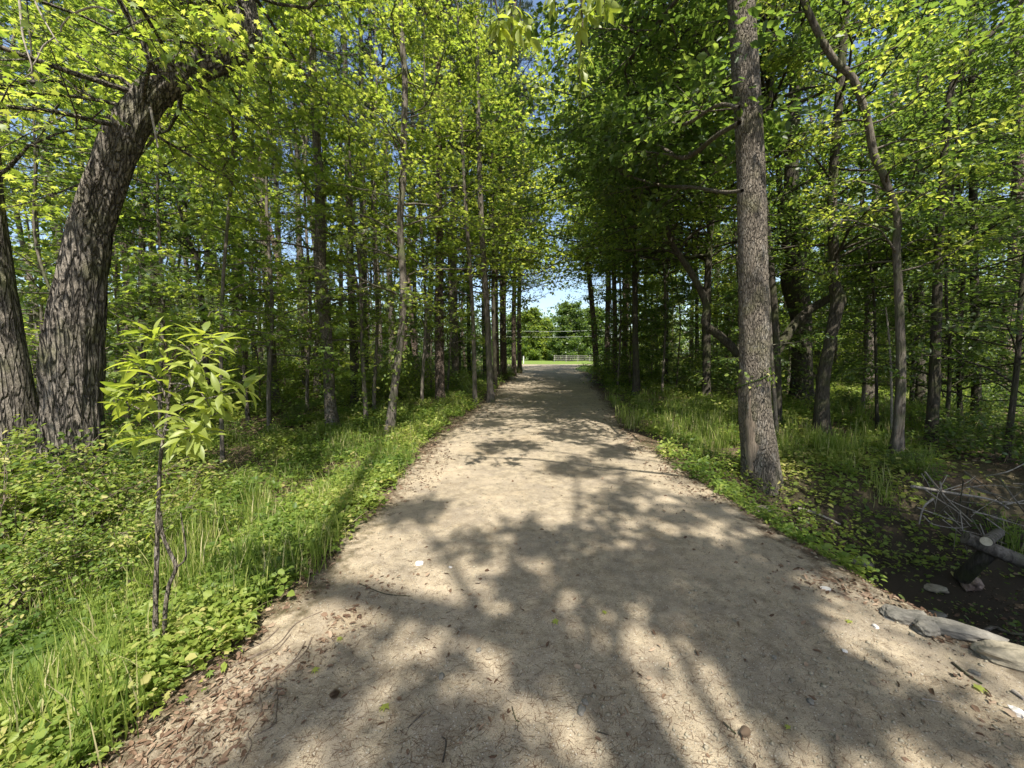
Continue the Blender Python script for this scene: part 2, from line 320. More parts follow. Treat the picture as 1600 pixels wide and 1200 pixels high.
def spray(rng, wood, lf, B0, Bd, L, r0, droop=.15, ntw=9, nlf=12, tm=T_OVAL, ls=.09, s0=.2, twl=.42, wob=.07, flat=.35, segs=4, twigs_wood=True, jit=.5, vb=0):
    """branches from B0 along Bd with twigs and leaves"""
    n = len(B0); K = 7; s = np.linspace(0, 1, K)[None, :, None]
    w1 = rng.normal(0, wob, (n, 1, 3))*L[:, None, None]*np.sin(s*np.pi*1.3)+rng.normal(0, wob*.35, (n, K, 3))*L[:, None, None]*s
    P = B0[:, None]+L[:, None, None]*(s*Bd[:, None]-droop*s**2*UP)+w1
    tubes(wood, P, r0[:, None]*(1-.85*s[..., 0]), segs)
    st = rng.uniform(s0, 1, (n, ntw)); idx = st*(K-1); i = np.minimum(idx.astype(int), K-2); f = (idx-i)[..., None]
    ar = np.arange(n)[:, None]; o = P[ar, i]*(1-f)+P[ar, i+1]*f; tg = nrm(P[ar, i+1]-P[ar, i])
    side = np.where(rng.random((n, ntw)) < .5, -1, 1)[..., None]; lat = nrm(np.cross(tg, UP)+1e-6)
    td = nrm(tg*rng.uniform(.3, 1, (n, ntw, 1))+side*lat*rng.uniform(.3, 1.1, (n, ntw, 1))+UP*rng.normal(.05, .3, (n, ntw, 1)))
    tl = L[:, None]*twl*(1.15-st)*rng.uniform(.5, 1.3, (n, ntw))+.12
    o = o.reshape(-1, 3); td = td.reshape(-1, 3); tl = tl.ravel()
    if twigs_wood:
        e = o+td*tl[:, None]; mid = (o+e)/2+rng.normal(0, .04, e.shape)*tl[:, None]
        rr = (r0[:, None]*.28*(1.1-st)).ravel()+.0025; tubes(wood, np.stack([o, mid, e], 1), np.stack([rr, rr*.7, rr*.3], 1), 3)
    m = len(o); u = rng.uniform(.1, 1.05, (m, nlf, 1)); pos = o[:, None]+td[:, None]*tl[:, None, None]*u+rng.normal(0, 1, (m, nlf, 3))*np.array([1, 1, flat])*(ls*.7+.07*tl[:, None, None])
    d = td[:, None]*.6+rng.normal(0, .6, (m, nlf, 3))*np.array([1, 1, .4])-UP*.25
    nn = UP+rng.normal(0, jit, (m, nlf, 3)); vv = np.clip(rng.normal(.5, .26, (m, 1))+rng.normal(0, .22, (m, nlf))+vb, 0, 1)
    leaves(lf, tm, pos.reshape(-1, 3), d.reshape(-1, 3), nn.reshape(-1, 3), ls*rng.uniform(.6, 1.25, m*nlf), vv.ravel())
def bark_mod(seed, amp, freq, flare, z0=None):
    def f(P, a):
        L = np.concatenate([[0], np.cumsum(np.linalg.norm(np.diff(P[0], axis=0), axis=1))])
        A, S_ = np.meshgrid(a, L)
        p = np.stack([np.cos(A)*freq, np.sin(A)*freq, S_*1.6], -1); q = np.stack([np.cos(A)*1.3, np.sin(A)*1.3, S_*.9], -1)
        r = np.abs(vn(p, seed)-.5)*2; g = vn(q, seed+5)-.5
        fl = flare*np.exp(-S_/.28)*(1+.55*np.sin(A*4+seed)+.3*np.sin(A*7+2*seed))
        return (1+amp*(r-.4)+.16*g+fl)[None]
    return f
def fit_trunk(rng, pts, rbase, rtop, n=40):
    P = spline(pts, n); s = np.linspace(0, 1, n); R = rbase*(1-s)+rtop*s; return P, R
def crown_on(rng, wood, lf, P, R, h0, h1, nb, Lb, az=None, el=(0, .6), taper=.55, **kw):
    """branches spaced up the trunk between heights h0 and h1 above its foot"""
    z = P[:, 2]-P[0, 2]; hs = np.sort(rng.uniform(0, 1, nb))*(h1-h0)+h0
    B0 = np.stack([np.interp(hs, z, P[:, k]) for k in range(3)], -1); rr = np.interp(hs, z, R)
    a = (np.arange(nb)*2.4+rng.uniform(0, 6.28)+rng.normal(0, .5, nb)) if az is None else rng.uniform(az[0], az[1], nb)
    e = rng.uniform(el[0], el[1], nb); Bd = np.stack([np.cos(a)*np.cos(e), np.sin(a)*np.cos(e), np.sin(e)], -1)
    f = (hs-h0)/max(h1-h0, .1); L = Lb*(1-taper*f)*rng.uniform(.6, 1.2, nb)
    spray(rng, wood, lf, B0, Bd, L, np.minimum(rr*.45, .007+.009*L), **kw)
def pine_crown(rng, wood, lf, P, R, h0, h1, nb, Lb, nt=16, nn=16, ls=.2):
    z = P[:, 2]-P[0, 2]; hs = np.sort(rng.uniform(0, 1, nb)**.85)*(h1-h0)+h0
    B0 = np.stack([np.interp(hs, z, P[:, k]) for k in range(3)], -1); rr = np.interp(hs, z, R)
    a = rng.uniform(0, 6.28, nb); e = rng.uniform(-.15, .5, nb); Bd = np.stack([np.cos(a)*np.cos(e), np.sin(a)*np.cos(e), np.sin(e)], -1)
    L = Lb*(1-.6*(hs-h0)/(h1-h0))*rng.uniform(.5, 1.2, nb)
    n = nb; K = 6; s = np.linspace(0, 1, K)[None, :, None]
    Pb = B0[:, None]+L[:, None, None]*(s*Bd[:, None]+.18*(s**2)*UP)+rng.normal(0, .05, (n, K, 3))*L[:, None, None]*s
    tubes(wood, Pb, np.minimum(rr*.35, .035)[:, None]*(1-.85*s[..., 0]), 4)
    st = rng.uniform(.3, 1, (n, nt)); idx = st*(K-1); i = np.minimum(idx.astype(int), K-2); f = (idx-i)[..., None]; ar = np.arange(n)[:, None]
    o = Pb[ar, i]*(1-f)+Pb[ar, i+1]*f; o2 = o+rng.normal(0, .16, o.shape)*L[:, None, None]*.8; o = o.reshape(-1, 3); o2 = o2.reshape(-1, 3)
    tubes(wood, np.stack([o, (o+o2)/2+rng.normal(0, .03, o.shape), o2], 1), np.tile([.009, .007, .004], (len(o), 1)), 3)
    m = len(o); td = nrm(o2-o+UP*.1); d = td[:, None]*.8+rng.normal(0, .7, (m, nn, 3)); vv = np.clip(rng.normal(.5, .25, (m, nn)), 0, 1)
    pos = np.repeat(o2[:, None], nn, 1)-td[:, None]*rng.uniform(0, .12, (m, nn, 1))
    leaves(lf, T_NEED, pos.reshape(-1, 3), d.reshape(-1, 3), rng.normal(0, 1, (m*nn, 3)), ls*rng.uniform(.7, 1.2, m*nn), vv.ravel())
def wrap_vine(rng, P, R, h0, h1, n, ls=.06):
    acc = Acc(); z = P[:, 2]-P[0, 2]; hs = rng.uniform(h0, h1, n)*1.0; ctr = rng.uniform(h0, h1, 9); hs = .25*hs+.75*ctr[rng.integers(0, 9, n)]
    c = np.stack([np.interp(hs, z, P[:, k]) for k in range(3)], -1); r = np.interp(hs, z, R); a = rng.uniform(0, 6.28, n)
    out = np.stack([np.cos(a), np.sin(a), 0*a], -1); pos = c+out*(r+rng.exponential(.07, n)+.01)[:, None]
    leaves(acc, T_OVAL, pos, out*.5+rng.normal(0, .5, (n, 3))-UP*.4, out*.6+UP*.5+rng.normal(0, .4, (n, 3)), ls*rng.uniform(.6, 1.3, n), np.clip(rng.normal(.5, .25, n), 0, 1), 1.3)
    s = np.linspace(0, 1, 30); hh = h0+(h1-h0)*s; c = np.stack([np.interp(hh, z, P[:, k]) for k in range(3)], -1); r = np.interp(hh, z, R)*1.02+.006; a = s*7
    wd = Acc(); tubes(wd, c+np.stack([np.cos(a)*r, np.sin(a)*r, 0*a], -1), np.full(30, .006), 4)
    for q in range(len(wd.V)): acc.add(wd.V[q], wd.F4[q], np.zeros(len(wd.F4[q])))
    return acc
#@@GROUND
# ------------------------------------------------------------------ ground and road share one grid of points
def axis(lo, hi, a, b, step, grow):
    mid = list(np.arange(a, b, step)); s = step; x = a; left = []
    while x > lo: s *= grow; x -= s; left.append(x)
    s = step; x = mid[-1]; right = []
    while x < hi: s *= grow; x += s; right.append(x)
    return np.array(left[::-1]+mid+right)
gx = axis(-500, 500, -4.2, 6.5, .035, 1.045); gy = axis(-60, 600, .6, 7.5, .035, 1.04)
X, Y = np.meshgrid(gx, gy); Z = gh(X, Y); ny, nx = X.shape
ins = np.where(Y > 55.5, -1.0, road_s(X, Y))+(fbm(X, Y, 2.2, 21)-.5)*.35
mead = ss(51, 55, Y)*ss(-9, -4, X)*(1-ss(34, 44, X)); mead = np.maximum(mead, ss(5.5, 7, X)*ss(31, 36, Y)*(1-ss(12, 14, X)))
r_ = np.interp(Y, ED, ER); ditch_dark = ss(.15, .7, X-r_)*(1-ss(1.2, 2.6, np.abs(Y-3.2)))*.9  # soil nearly black in the ditch and on its banks
pts = np.stack([X, Y, Z], -1).reshape(-1, 3); ii = (np.arange(ny-1)[:, None]*nx+np.arange(nx-1)[None]).ravel()
Fq = np.stack([ii, ii+1, ii+nx+1, ii+nx], -1); fin = ins.ravel()[Fq].mean(1) > 0
fy = pts[Fq[:, 0], 1]; fin &= (fy > -50) & (fy < 57)
def sheet(name, sel):
    f = Fq[sel]; u, inv = np.unique(f, return_inverse=True); a = Acc(); a.add(pts[u], inv.reshape(-1, 4))
    o = a.build(name, M['soil'], smooth=True, extra={'inside': ins.ravel()[u], 'meadow': mead.ravel()[u], 'ditch_dark': ditch_dark.ravel()[u]}); o['kind'] = 'structure'; return o
sheet('road', fin); sheet('ground', ~fin)

# scattered small stuff on the ground -------------------------------------------------
rng = np.random.default_rng(5)
def wedge(n, r0, r1, amax=58, pw=0.0):
    r = np.exp(rng.uniform(np.log(r0), np.log(r1), n)); a = rad(1)*rng.uniform(-amax, amax, n); return np.sin(a)*r, np.cos(a)*r
def onground(x, y): return np.stack([x, y, gh(x, y)], -1)
def green_density(x, y):
    s = -road_s(x, y); l = np.interp(y, ED, EL); left = x < l
    n1 = fbm(x, y, .8, 31); n2 = fbm(x, y, 2.6, 35)
    d = ss(.38, .58, n1*.6+n2*.4)
    verge = np.exp(-((s-.7)/.8)**2)*(y < 9)*(y > 2.0)*ss(.22, .5, n2)
    d = np.where(left, np.maximum(d*.9+.12, verge), d*np.where(y < 9, .55, .75))
    d = d*ss(.02, .3, s+.25*(n2-.5)); d = d*np.where(~left & (y > 4), ss(.05, 1.15, s+.6*(n2-.5)), 1)*np.where(left & (y > 5.5), ss(.0, .75, s+.6*(n2-.5)), 1); d = np.where((x < -2.3) & (y < 3.6), d*(.25+.9*ss(.42, .6, n2)), d)*np.where(y < 6, .35+.65*ss(.3, .55, fbm(x, y, 5, 39)), 1); rr_ = np.interp(y, ED, ER); ditch = (x > rr_+.75) & (y > 1.2) & (y < 4.3-.25*(x < rr_+1.3)); d = np.where((x > rr_) & (y < 2.7), 0, d); bank = (x > rr_+.05) & (x < rr_+3.2) & (y > 2.7) & (y < 6.2) & ~((x > rr_+.75) & (y < 4)); return np.where(ditch, d*.1, np.where(bank, np.maximum(d, .45), d))
# herbs: plants of a few leaves each
x, y = wedge(120000, 1.5, 46); k = rng.random(len(x)) < green_density(x, y); x, y = x[k], y[k]; base = onground(x, y); dist = np.hypot(x, y)
n = len(x); nl = 7; hgt = (.05+.13*rng.random(n)**1.5)*(1+dist/14); a0 = rng.uniform(0, 6.28, (n, 1)); a = a0+np.arange(nl)*6.28/nl*1.0+rng.normal(0, .4, (n, nl))
rr = (.015+.045*rng.random((n, nl)))*(1+dist/13)[:, None]; out = np.stack([np.cos(a), np.sin(a), 0*a], -1)
pos = base[:, None]+out*rr[..., None]+UP*(hgt[:, None]*rng.uniform(.35, 1, (n, nl)))[..., None]
acc = Acc(); ls = .027*(1+dist/7)*np.exp(rng.normal(0, .42, n)); ls = np.minimum(ls, .033*(1+dist/7)); ls = np.minimum(ls, .12); vb = np.clip(fbm(x, y, 1.5, 41)*1.7-.42, 0, 1)
q_ = rng.random(n); D_ = out*.9+UP*.1+rng.normal(0, .25, (n, nl, 3)); N_ = UP+rng.normal(0, .42, (n, nl, 3)); sz_ = ls[:, None]*rng.uniform(.5, 1.4, (n, nl)); v_ = np.clip(vb[:, None]+rng.normal(0, .2, (n, nl)), 0, 1)
for sel, tm_, wd_ in ((q_ < .45, T_OVAL, 1.3), ((q_ >= .45) & (q_ < .7), T_OVAL, .7), (q_ >= .7, T_STAR, 1.1)):
    leaves(acc, tm_, pos[sel].reshape(-1, 3), D_[sel].reshape(-1, 3), N_[sel].reshape(-1, 3), sz_[sel].ravel()*(.8 if tm_ is T_STAR else 1), v_[sel].ravel(), wd_)
tag(acc.build('ground_cover', M['herb']), 'low leafy green herbs carpeting the wood floor on both sides of the dirt road', 'ground cover', kind='stuff')
# grass
cl = []
def tuftzone(p, q, n, jx=1):
    for _ in range(n): cl.append((rng.uniform(p[0], q[0]), rng.uniform(p[1], q[1]), jx))
def tz(px0, py0, px1, py1, n, hs): 
    for _ in range(n):
        g = G(rng.uniform(px0, px1), rng.uniform(py0, py1)); cl.append((g[0], g[1], hs))
tz(160, 800, 420, 930, 52, .33); tz(380, 720, 560, 800, 20, .25); tz(520, 680, 640, 720, 12, .32); tz(0, 1060, 170, 1180, 16, .3); tz(150, 790, 560, 960, 40, .27); tz(540, 690, 640, 760, 14, .25); tz(60, 900, 230, 1040, 16, .3)
tz(950, 615, 1130, 680, 50, .34); tz(1040, 640, 1150, 700, 24, .34); tz(1215, 640, 1400, 720, 50, .36); tz(1415, 610, 1560, 690, 34, .4); tz(960, 600, 1140, 630, 24, .34); tz(1080,690,1150,720,14,.25)
x, y = wedge(900, 7, 40); k = (green_density(x, y) > .35); cl += [(a, b, .3) for a, b in zip(x[k], y[k])]
acc = Acc()
for (cx, cy2, hs) in cl:
    if road_s(np.array(cx), np.array(cy2)) > -.12: continue
    n = 46; p = onground(cx+rng.normal(0, .07, n), cy2+rng.normal(0, .07, n)); d = np.stack([rng.normal(0, .33, n), rng.normal(0, .33, n), np.ones(n)], -1)
    dh = math.hypot(cx, cy2); vv = np.clip(rng.normal(.55, .3, n), 0, 1)
    nn = np.stack([-d[:, 0], -d[:, 1], np.full(n, .3)], -1)+rng.normal(0, .15, (n, 3))
    leaves(acc, T_BLADE, p-UP*.02, d, -nn, hs*rng.uniform(.5, 1.2, n), vv, .55+dh*.045)
x = rng.uniform(-5.5, -1.5, 5200); y = rng.uniform(1.3, 8, 5200); k = road_s(x, y) < -.15; x, y = x[k], y[k]; n = len(x)
leaves(acc, T_BLADE, onground(x, y), np.stack([rng.normal(0, .8, n), rng.normal(0, .8, n), np.ones(n)], -1), rng.normal(0, 1, (n, 3)), rng.uniform(.08, .3, n), np.clip(rng.normal(.8, .3, n), 0, 1), .5)
# meadow grass beyond the wood
x = rng.uniform(-6, 34, 9000); y = rng.uniform(53, 82, 9000); k = road_s(x, y) < -.2; x, y = x[k], y[k]; n = len(x)
leaves(acc, T_BLADE, onground(x, y), np.stack([rng.normal(0, .3, n), rng.normal(0, .3, n), np.ones(n)], -1), rng.normal(0, 1, (n, 3)), rng.uniform(.15, .4, n), rng.uniform(.4, 1, n), 5)
tag(acc.build('grass', M['grass']), 'tufts of long green grass on the verges and the sunny field', 'grass', kind='stuff')
# dead leaves
x, y = wedge(110000, 1.3, 30); s = road_s(x, y); edge = np.exp(-((s+.05)/.42)**2); dens = np.where(s < 0, .9, 0)*ss(.3, .55, fbm(x, y, 1.1, 55))+edge*1.5*ss(.42, .68, fbm(x, y, 2.4, 58))+(s > 0)*.012
k = rng.random(len(x)) < dens; x, y = x[k], y[k]; n = len(x); acc = Acc(); dist = np.hypot(x, y)
leaves(acc, T_OVAL, onground(x, y)+UP*.006, rng.normal(0, 1, (n, 3))*np.array([1, 1, .3]), UP+rng.normal(0, .75, (n, 3)), (.008+.03*rng.random(n)**1.7)*(1+dist/10), np.clip(rng.random(n)*.85+.05, 0, 1), rng.uniform(.4, 1.1, (n, 1, 1)))
# pine straw and bits of twig
x, y = wedge(75000, 1.3, 14); s = road_s(x, y); k = rng.random(len(x)) < np.where(s > 0, .55, .4); x, y = x[k], y[k]; n = len(x); th = rng.normal(.5, .9, n)
leaves(acc, T_NEED, onground(x, y)+UP*.004, np.stack([np.cos(th), np.sin(th), rng.normal(0, .04, n)], -1), UP+rng.normal(0, .1, (n, 3)), rng.uniform(.01, .06, n)*(1+(s[k][:n] if False else 0)), rng.uniform(0, .5, n), .6)
tag(acc.build('leaf_litter', M['litter']), 'brown fallen leaves, pine straw and twig bits along the road edges and wood floor', 'leaf litter', kind='stuff')
# gravel grains
OCT = np.array([[1, 0, 0], [0, 1, 0], [-1, 0, 0], [0, -1, 0], [0, 0, .7], [0, 0, -.7]], float); OF = np.array([[0, 1, 4], [1, 2, 4], [2, 3, 4], [3, 0, 4], [1, 0, 5], [2, 1, 5], [3, 2, 5], [0, 3, 5]])
x, y = wedge(46000, 1.3, 26); s = road_s(x, y); k = (s > -.1) & (rng.random(len(x)) < .25+.75*ss(.45, .65, fbm(x, y, 1.7, 77))); x, y = x[k], y[k]; n = len(x)
sz = rng.exponential(.0022, n)+.0012+.0006*np.hypot(x, y); sz = np.minimum(sz, .018)
V = onground(x, y)[:, None]+UP*(sz*.2)[:, None, None]+sz[:, None, None]*(OCT[None]*rng.uniform(.6, 1.3, (n, 6, 1)))
acc = Acc(); acc.add(V.reshape(-1, 3), (np.arange(n)[:, None, None]*6+OF[None]).reshape(-1, 3))
tag(acc.build('gravel', M['rock_tan']), 'fine tan gravel grains scattered over the dirt road', 'gravel', kind='stuff')
#@@OBJECTS
# ------------------------------------------------------------------ trees
def atr(px, py, w_, Y):                 # point and radius of a trunk seen w_ pixels wide at distance Y
    p = at(px, py, Y); u = (px-800)/F; t = (p[1]*cp-(p[2]-CAM_H)*sp)
    return p, w_/2/F*t/math.sqrt(1+u*u)
def trunk_from(px, Y=None, H=None, lean_keep=.35, n=36, sink=.12):
    """px = [(x, y, width)...] from the foot up, H = full height of the tree"""
    g = G(px[0][0], px[0][1]) if Y is None else None
    if Y is None: Y = g[1]
    Ys = Y if isinstance(Y, (list, tuple)) else [Y]*len(px)
    P, Rr = [], []
    for (a, b, c), yy in zip(px, Ys):
        p, r = atr(a, b, c, yy); P.append(p); Rr.append(r)
    P = np.array(P); Rr = np.array(Rr); gz = float(gh(P[0, 0], P[0, 1]))
    if P[0, 2] > gz+.05:                # the foot is hidden behind plants: carry the trunk on down to the ground
        d = P[0]-P[1]; k = (P[0, 2]-gz)/max(-d[2], .2); f = P[0]+np.array([d[0]*k*.5, d[1]*k*.5, -(P[0, 2]-gz)]); P = np.vstack([f, P]); Rr = np.concatenate([[Rr[0]*1.06], Rr])
    P[0, 2] = gz-sink
    if H and P[-1, 2] < H:
        d = nrm(P[-1]-P[-2]); q = P[-1]; r = Rr[-1]; m = 4; step = (H-q[2])/m
        for k in range(m):
            d = nrm(d*np.array([lean_keep, lean_keep, 1])+np.array([0, 0, .4])); q = q+d*step/max(d[2], .3); P = np.vstack([P, q]); Rr = np.append(Rr, r*(1-(k+1)/m*.8))
    L = np.concatenate([[0], np.cumsum(np.linalg.norm(np.diff(P, axis=0), axis=1))]); Q = spline(P, n)
    t = np.linspace(0, len(P)-1, n); R2 = np.interp(t, np.arange(len(P)), Rr); return Q, R2
def along(rng, wood, lf, P, R, s0, s1, nb, Lb, el=(-.1, .7), az=None, **kw):
    K = len(P); t = np.sort(rng.uniform(s0, s1, nb))*(K-1); i = np.arange(K)
    B0 = np.stack([np.interp(t, i, P[:, k]) for k in range(3)], -1); rr = np.interp(t, i, R)
    a = np.arange(nb)*2.4+rng.uniform(0, 6.28) if az is None else rng.uniform(az[0], az[1], nb); e = rng.uniform(el[0], el[1], nb)
    Bd = np.stack([np.cos(a)*np.cos(e), np.sin(a)*np.cos(e), np.sin(e)], -1); L = Lb*rng.uniform(.55, 1.2, nb)
    spray(rng, wood, lf, B0, Bd, L, np.minimum(rr*.5, .01+.013*L), **kw)
def whorls(rng, lf, ctr, dirs, n=6, ls=.14, droop=.35, v=.6, wd=.85):
    for c, d in zip(ctr, dirs):
        d = nrm(np.asarray(d, float)); a = np.arange(n)*6.283/n+rng.uniform(0, 6.28)+rng.normal(0, .25, n)
        x = nrm(np.cross(d, UP)+1e-3); y = np.cross(x, d); o = np.cos(a)[:, None]*x+np.sin(a)[:, None]*y
        dd = nrm(o*rng.uniform(.7, 1.1, (n, 1))+d*rng.uniform(.2, .9, (n, 1))-UP*droop); nn = UP*1.0+d*.5-o*.15+rng.normal(0, .22, (n, 3))
        leaves(lf, T_BIG, c+dd*.012+rng.normal(0, .01, (n, 3)), dd+rng.normal(0, .18, (n, 3)), nn+rng.normal(0, .2, (n, 3)), ls*rng.uniform(.45, 1.2, n), np.clip(rng.normal(v, .25, n), 0, 1), wd*rng.uniform(.8, 1.2, (n, 1, 1)))
def finish(root, P, R, barkm, segs, mod, wood, lf, lm, cname='crown', extra=()):
    b = np.array(root.location); a = Acc(); tubes(a, P, R, segs, mod, cap=False)
    for V, Fc in zip(wood.V, wood.F4): a.add(V, Fc-Fc.min() if False else Fc-_off(wood, Fc))
    a.build('trunk', barkm, root, b, smooth=True)
    if lf is not None and lf.n: lf.build(cname, lm, root, b)
def _off(acc, Fc):                      # faces were stored with the running offset of their own collector
    return acc._o[id(Fc)]
class Wood(Acc):
    def __init__(s): super().__init__(); s._o = {}
    def add(s, V, Fc, v=None):
        o = s.n; super().add(V, Fc, v); L_ = s.F4 if np.asarray(Fc).shape[1] == 4 else s.F3; s._o[id(L_[-1])] = o
seedc = [100]
def tree(name, label, cat, px, Y=None, H=12, kind='leafy', barkm='bark', lm='lit_green', h0=1.5, nb=34, Lb=2.0, ls=.09, tm=T_OVAL, nlf=11, ntw=9, segs=10, amp=.05, flare=.5,
         vine=None, group=None, az=None, limbs=(), dead=(), seed=None, droop=.15, flat=.35, toward=None, lk=.35, h1=None):
    seedc[0] += 1; rng = np.random.default_rng(seedc[0] if seed is None else seed)
    P, R = trunk_from(px, Y, H, lk, n=90 if segs > 20 else 40)
    base = np.array([P[0, 0], P[0, 1], float(gh(P[0, 0], P[0, 1]))]); root = thing(name, label, cat, base, group)
    wood, lf = Wood(), Acc(); top = P[-1, 2]-P[0, 2]
    if kind == 'pine': pine_crown(rng, wood, lf, P, R, h0, top, nb, Lb)
    elif nb: crown_on(rng, wood, lf, P, R, h0, h1 or top, nb, Lb, az=az, droop=droop, tm=tm, ls=ls, nlf=nlf, ntw=ntw, flat=flat)
    for lb in limbs:                    # (name, pixels, Y, leafy branches, length, height to grow on to)
        q = []; rr = []
        yy = lb[2] if isinstance(lb[2], (list, tuple)) else [lb[2]]*len(lb[1])
        for (a, b, c), y_ in zip(lb[1], yy): p, r = atr(a, b, c, y_); q.append(p); rr.append(r)
        Q = spline(q, 24); RR = np.interp(np.linspace(0, len(q)-1, 24), np.arange(len(q)), rr)
        la = Wood() if lb[0] else wood; m_ = bark_mod(seedc[0]+7, .06, 3, 0); tubes(la, Q, RR, 8 if segs < 20 else 14, m_)
        if lb[3]: along(rng, la, lf, Q, RR, .68 if lb[0] == 'limb' else .25, 1, lb[3], lb[4], tm=tm, ls=ls, nlf=nlf, ntw=ntw, flat=flat)
        if lb[0]: la.build(lb[0], M['deadwood'] if lb[0].startswith('dead') else M[barkm], root, base, smooth=True)
    if toward: crown_on(rng, wood, lf, P, R, toward[2], top, toward[3], toward[4], az=toward[:2], el=(-.05, .4), taper=.3, tm=tm, ls=ls, nlf=nlf, ntw=13, flat=flat, droop=.15, twl=.34)
    a = wood; tubes(a, P, R, segs, bark_mod(seedc[0], amp, 2.2 if segs < 20 else 9, flare)); a.build('trunk', M[barkm], root, base, smooth=True)
    if lf.n: lf.build('crown', M['needle'] if kind == 'pine' else M[lm], root, base)
    if vine: wrap_vine(rng, P, R, vine[0], vine[1], vine[2], vine[3] if len(vine) > 3 else .06).build('vine', M['herb'], root, base)
    return root, P, R, rng
# --- the big near trees
t, P, R, rng = tree('leaning_tree', 'huge rough-barked trunk leaning right at the left edge, bending sharply near the top', 'tree',
    [(82, 850, 165), (98, 780, 138), (110, 700, 112), (112, 631, 100), (115, 569, 104), (120, 506, 96), (139, 381, 76), (147, 344, 73), (190, 219, 68), (217, 175, 61), (247, 138, 55), (300, 108, 52), (352, 84, 48), (388, 58, 42), (384, 10, 36), (376, -60, 34)],
    Y=[4.1]*9+[4.15, 4.2, 4.3, 4.45, 4.6, 4.7, 4.8], H=13, barkm='bark_big', lm='lit_green', segs=96, amp=.19, flare=.35, h0=4.0, nb=105, Lb=2.2, ls=.068, tm=T_STAR, nlf=16, ntw=12, droop=.6,
    limbs=[('branch', [(247, 140, 15), (228, 75, 13), (200, 25, 12), (178, -15, 11), (150, -70, 9)], [4.15, 4.0, 3.9, 3.8, 3.6], 7, 1.5),
           ('dead_branch', [(235, 168, 5), (241, 200, 4), (247, 231, 3)], 3.75, 0, 0),
           ('dead_branch', [(28, -30, 6), (33, 30, 5), (37, 62, 4), (50, 108, 2.5), (38, 121, 2)], 3.1, 0, 0),
           ('dead_branch', [(45, -20, 4), (62, 18, 3.5), (80, 50, 3), (91, 68, 2)], 3.15, 0, 0),
           ('dead_branch', [(86, 58, 3), (68, 72, 3.5), (58, 92, 3), (44, 112, 2)], 3.12, 0, 0),
           ('dead_branch', [(180, 20, 5), (150, 11, 4.5), (118, 20, 4), (98, 38, 3.5), (95, 50, 3)], 3.4, 0, 0)],
    vine=(.05, 1.3, 300, .04))
tree('bark_tree', 'thick dark upright trunk cut off by the left edge of the picture', 'tree', [(22, 720, 92), (16, 620, 84), (0, 500, 76), (-22, 330, 66), (-40, 120, 58)], Y=4.6, H=14, barkm='bark_big', lm='shade_green', segs=56, amp=.12, flare=.3,
     h0=3.2, nb=26, Lb=3, ls=.1, tm=T_OVAL, droop=.3)
t, P, R, rng = tree('tall_tree', 'tall straight thick grey trunk with a torn bark strip, right beside the road', 'tree',
    [(1190, 748, 60), (1186, 700, 57), (1182, 662, 54), (1179, 620, 51), (1178, 569, 48.5), (1177, 506, 48), (1176, 444, 47), (1174, 344, 46), (1172, 250, 45), (1165, 125, 43), (1157, 0, 41), (1152, -80, 40)], H=19, barkm='bark_main', lm='shade_green',
    segs=64, amp=.05, flare=.22, h0=6.6, toward=(2.0, 4.2, 6.6, 40, 5.8), nb=40, Lb=4.2, ls=.12, tm=T_OVAL, nlf=12, ntw=13, droop=.2,
    limbs=[('branch', [(1155, 192, 8), (1120, 212, 8), (1085, 240, 9), (1062, 246, 7), (1030, 228, 5), (985, 205, 3), (960, 190, 2)], [4.75, 5.4, 6.2, 6.6, 7.2, 8, 8.6], 12, 1.5),
           ('branch', [(1160, 298, 6), (1130, 300, 6), (1080, 292, 5.5), (1035, 290, 5), (985, 276, 4), (940, 262, 2.5)], [4.8, 5.4, 6.3, 7.2, 8.2, 9], 16, 1.7),
           ('branch', [(1155, 168, 6), (1120, 165, 6), (1070, 194, 6), (1030, 187, 4), (980, 180, 3)], [4.7, 5.1, 5.8, 6.5, 7.2], 9, 1.3)],
    vine=(1.15, 1.75, 60, .05))
# torn strip of bare wood low on the side that faces the viewer
b = np.array(t.location); a = Acc(); zz = P[:, 2]; hs = np.linspace(.12, 1.25, 46); th0 = math.atan2(-P[5, 1], -P[5, 0])-.05
nA = 9; V = []
for h in hs:
    z = b[2]+h; c = np.array([np.interp(z, zz, P[:, 0]), np.interp(z, zz, P[:, 1])]); r = np.interp(z, zz, R)
    half = (.30*math.sin(math.pi*min(1, max(0, (h-.1)/1.2))**.7)+.04)*(1+.25*math.sin(h*17)+.15*math.sin(h*41)); fl = 1+.22*math.exp(-(h+.12)/.28)
    for k in range(nA):
        f = k/(nA-1)*2-1; an = th0-.5+.25*h+f*half
        rr = r*fl*(1.085-.05*f*f+.012*math.sin(f*11+h*3)); V.append([c[0]+math.cos(an)*rr, c[1]+math.sin(an)*rr, z])
i0 = (np.arange(len(hs)-1)[:, None]*nA+np.arange(nA-1)[None]).ravel(); a.add(V, np.stack([i0, i0+1, i0+nA+1, i0+nA], -1))
o = a.build('bare_wood', M['heart'], t, b, smooth=True); o['label'] = 'torn strip of bare brown wood low on the trunk'
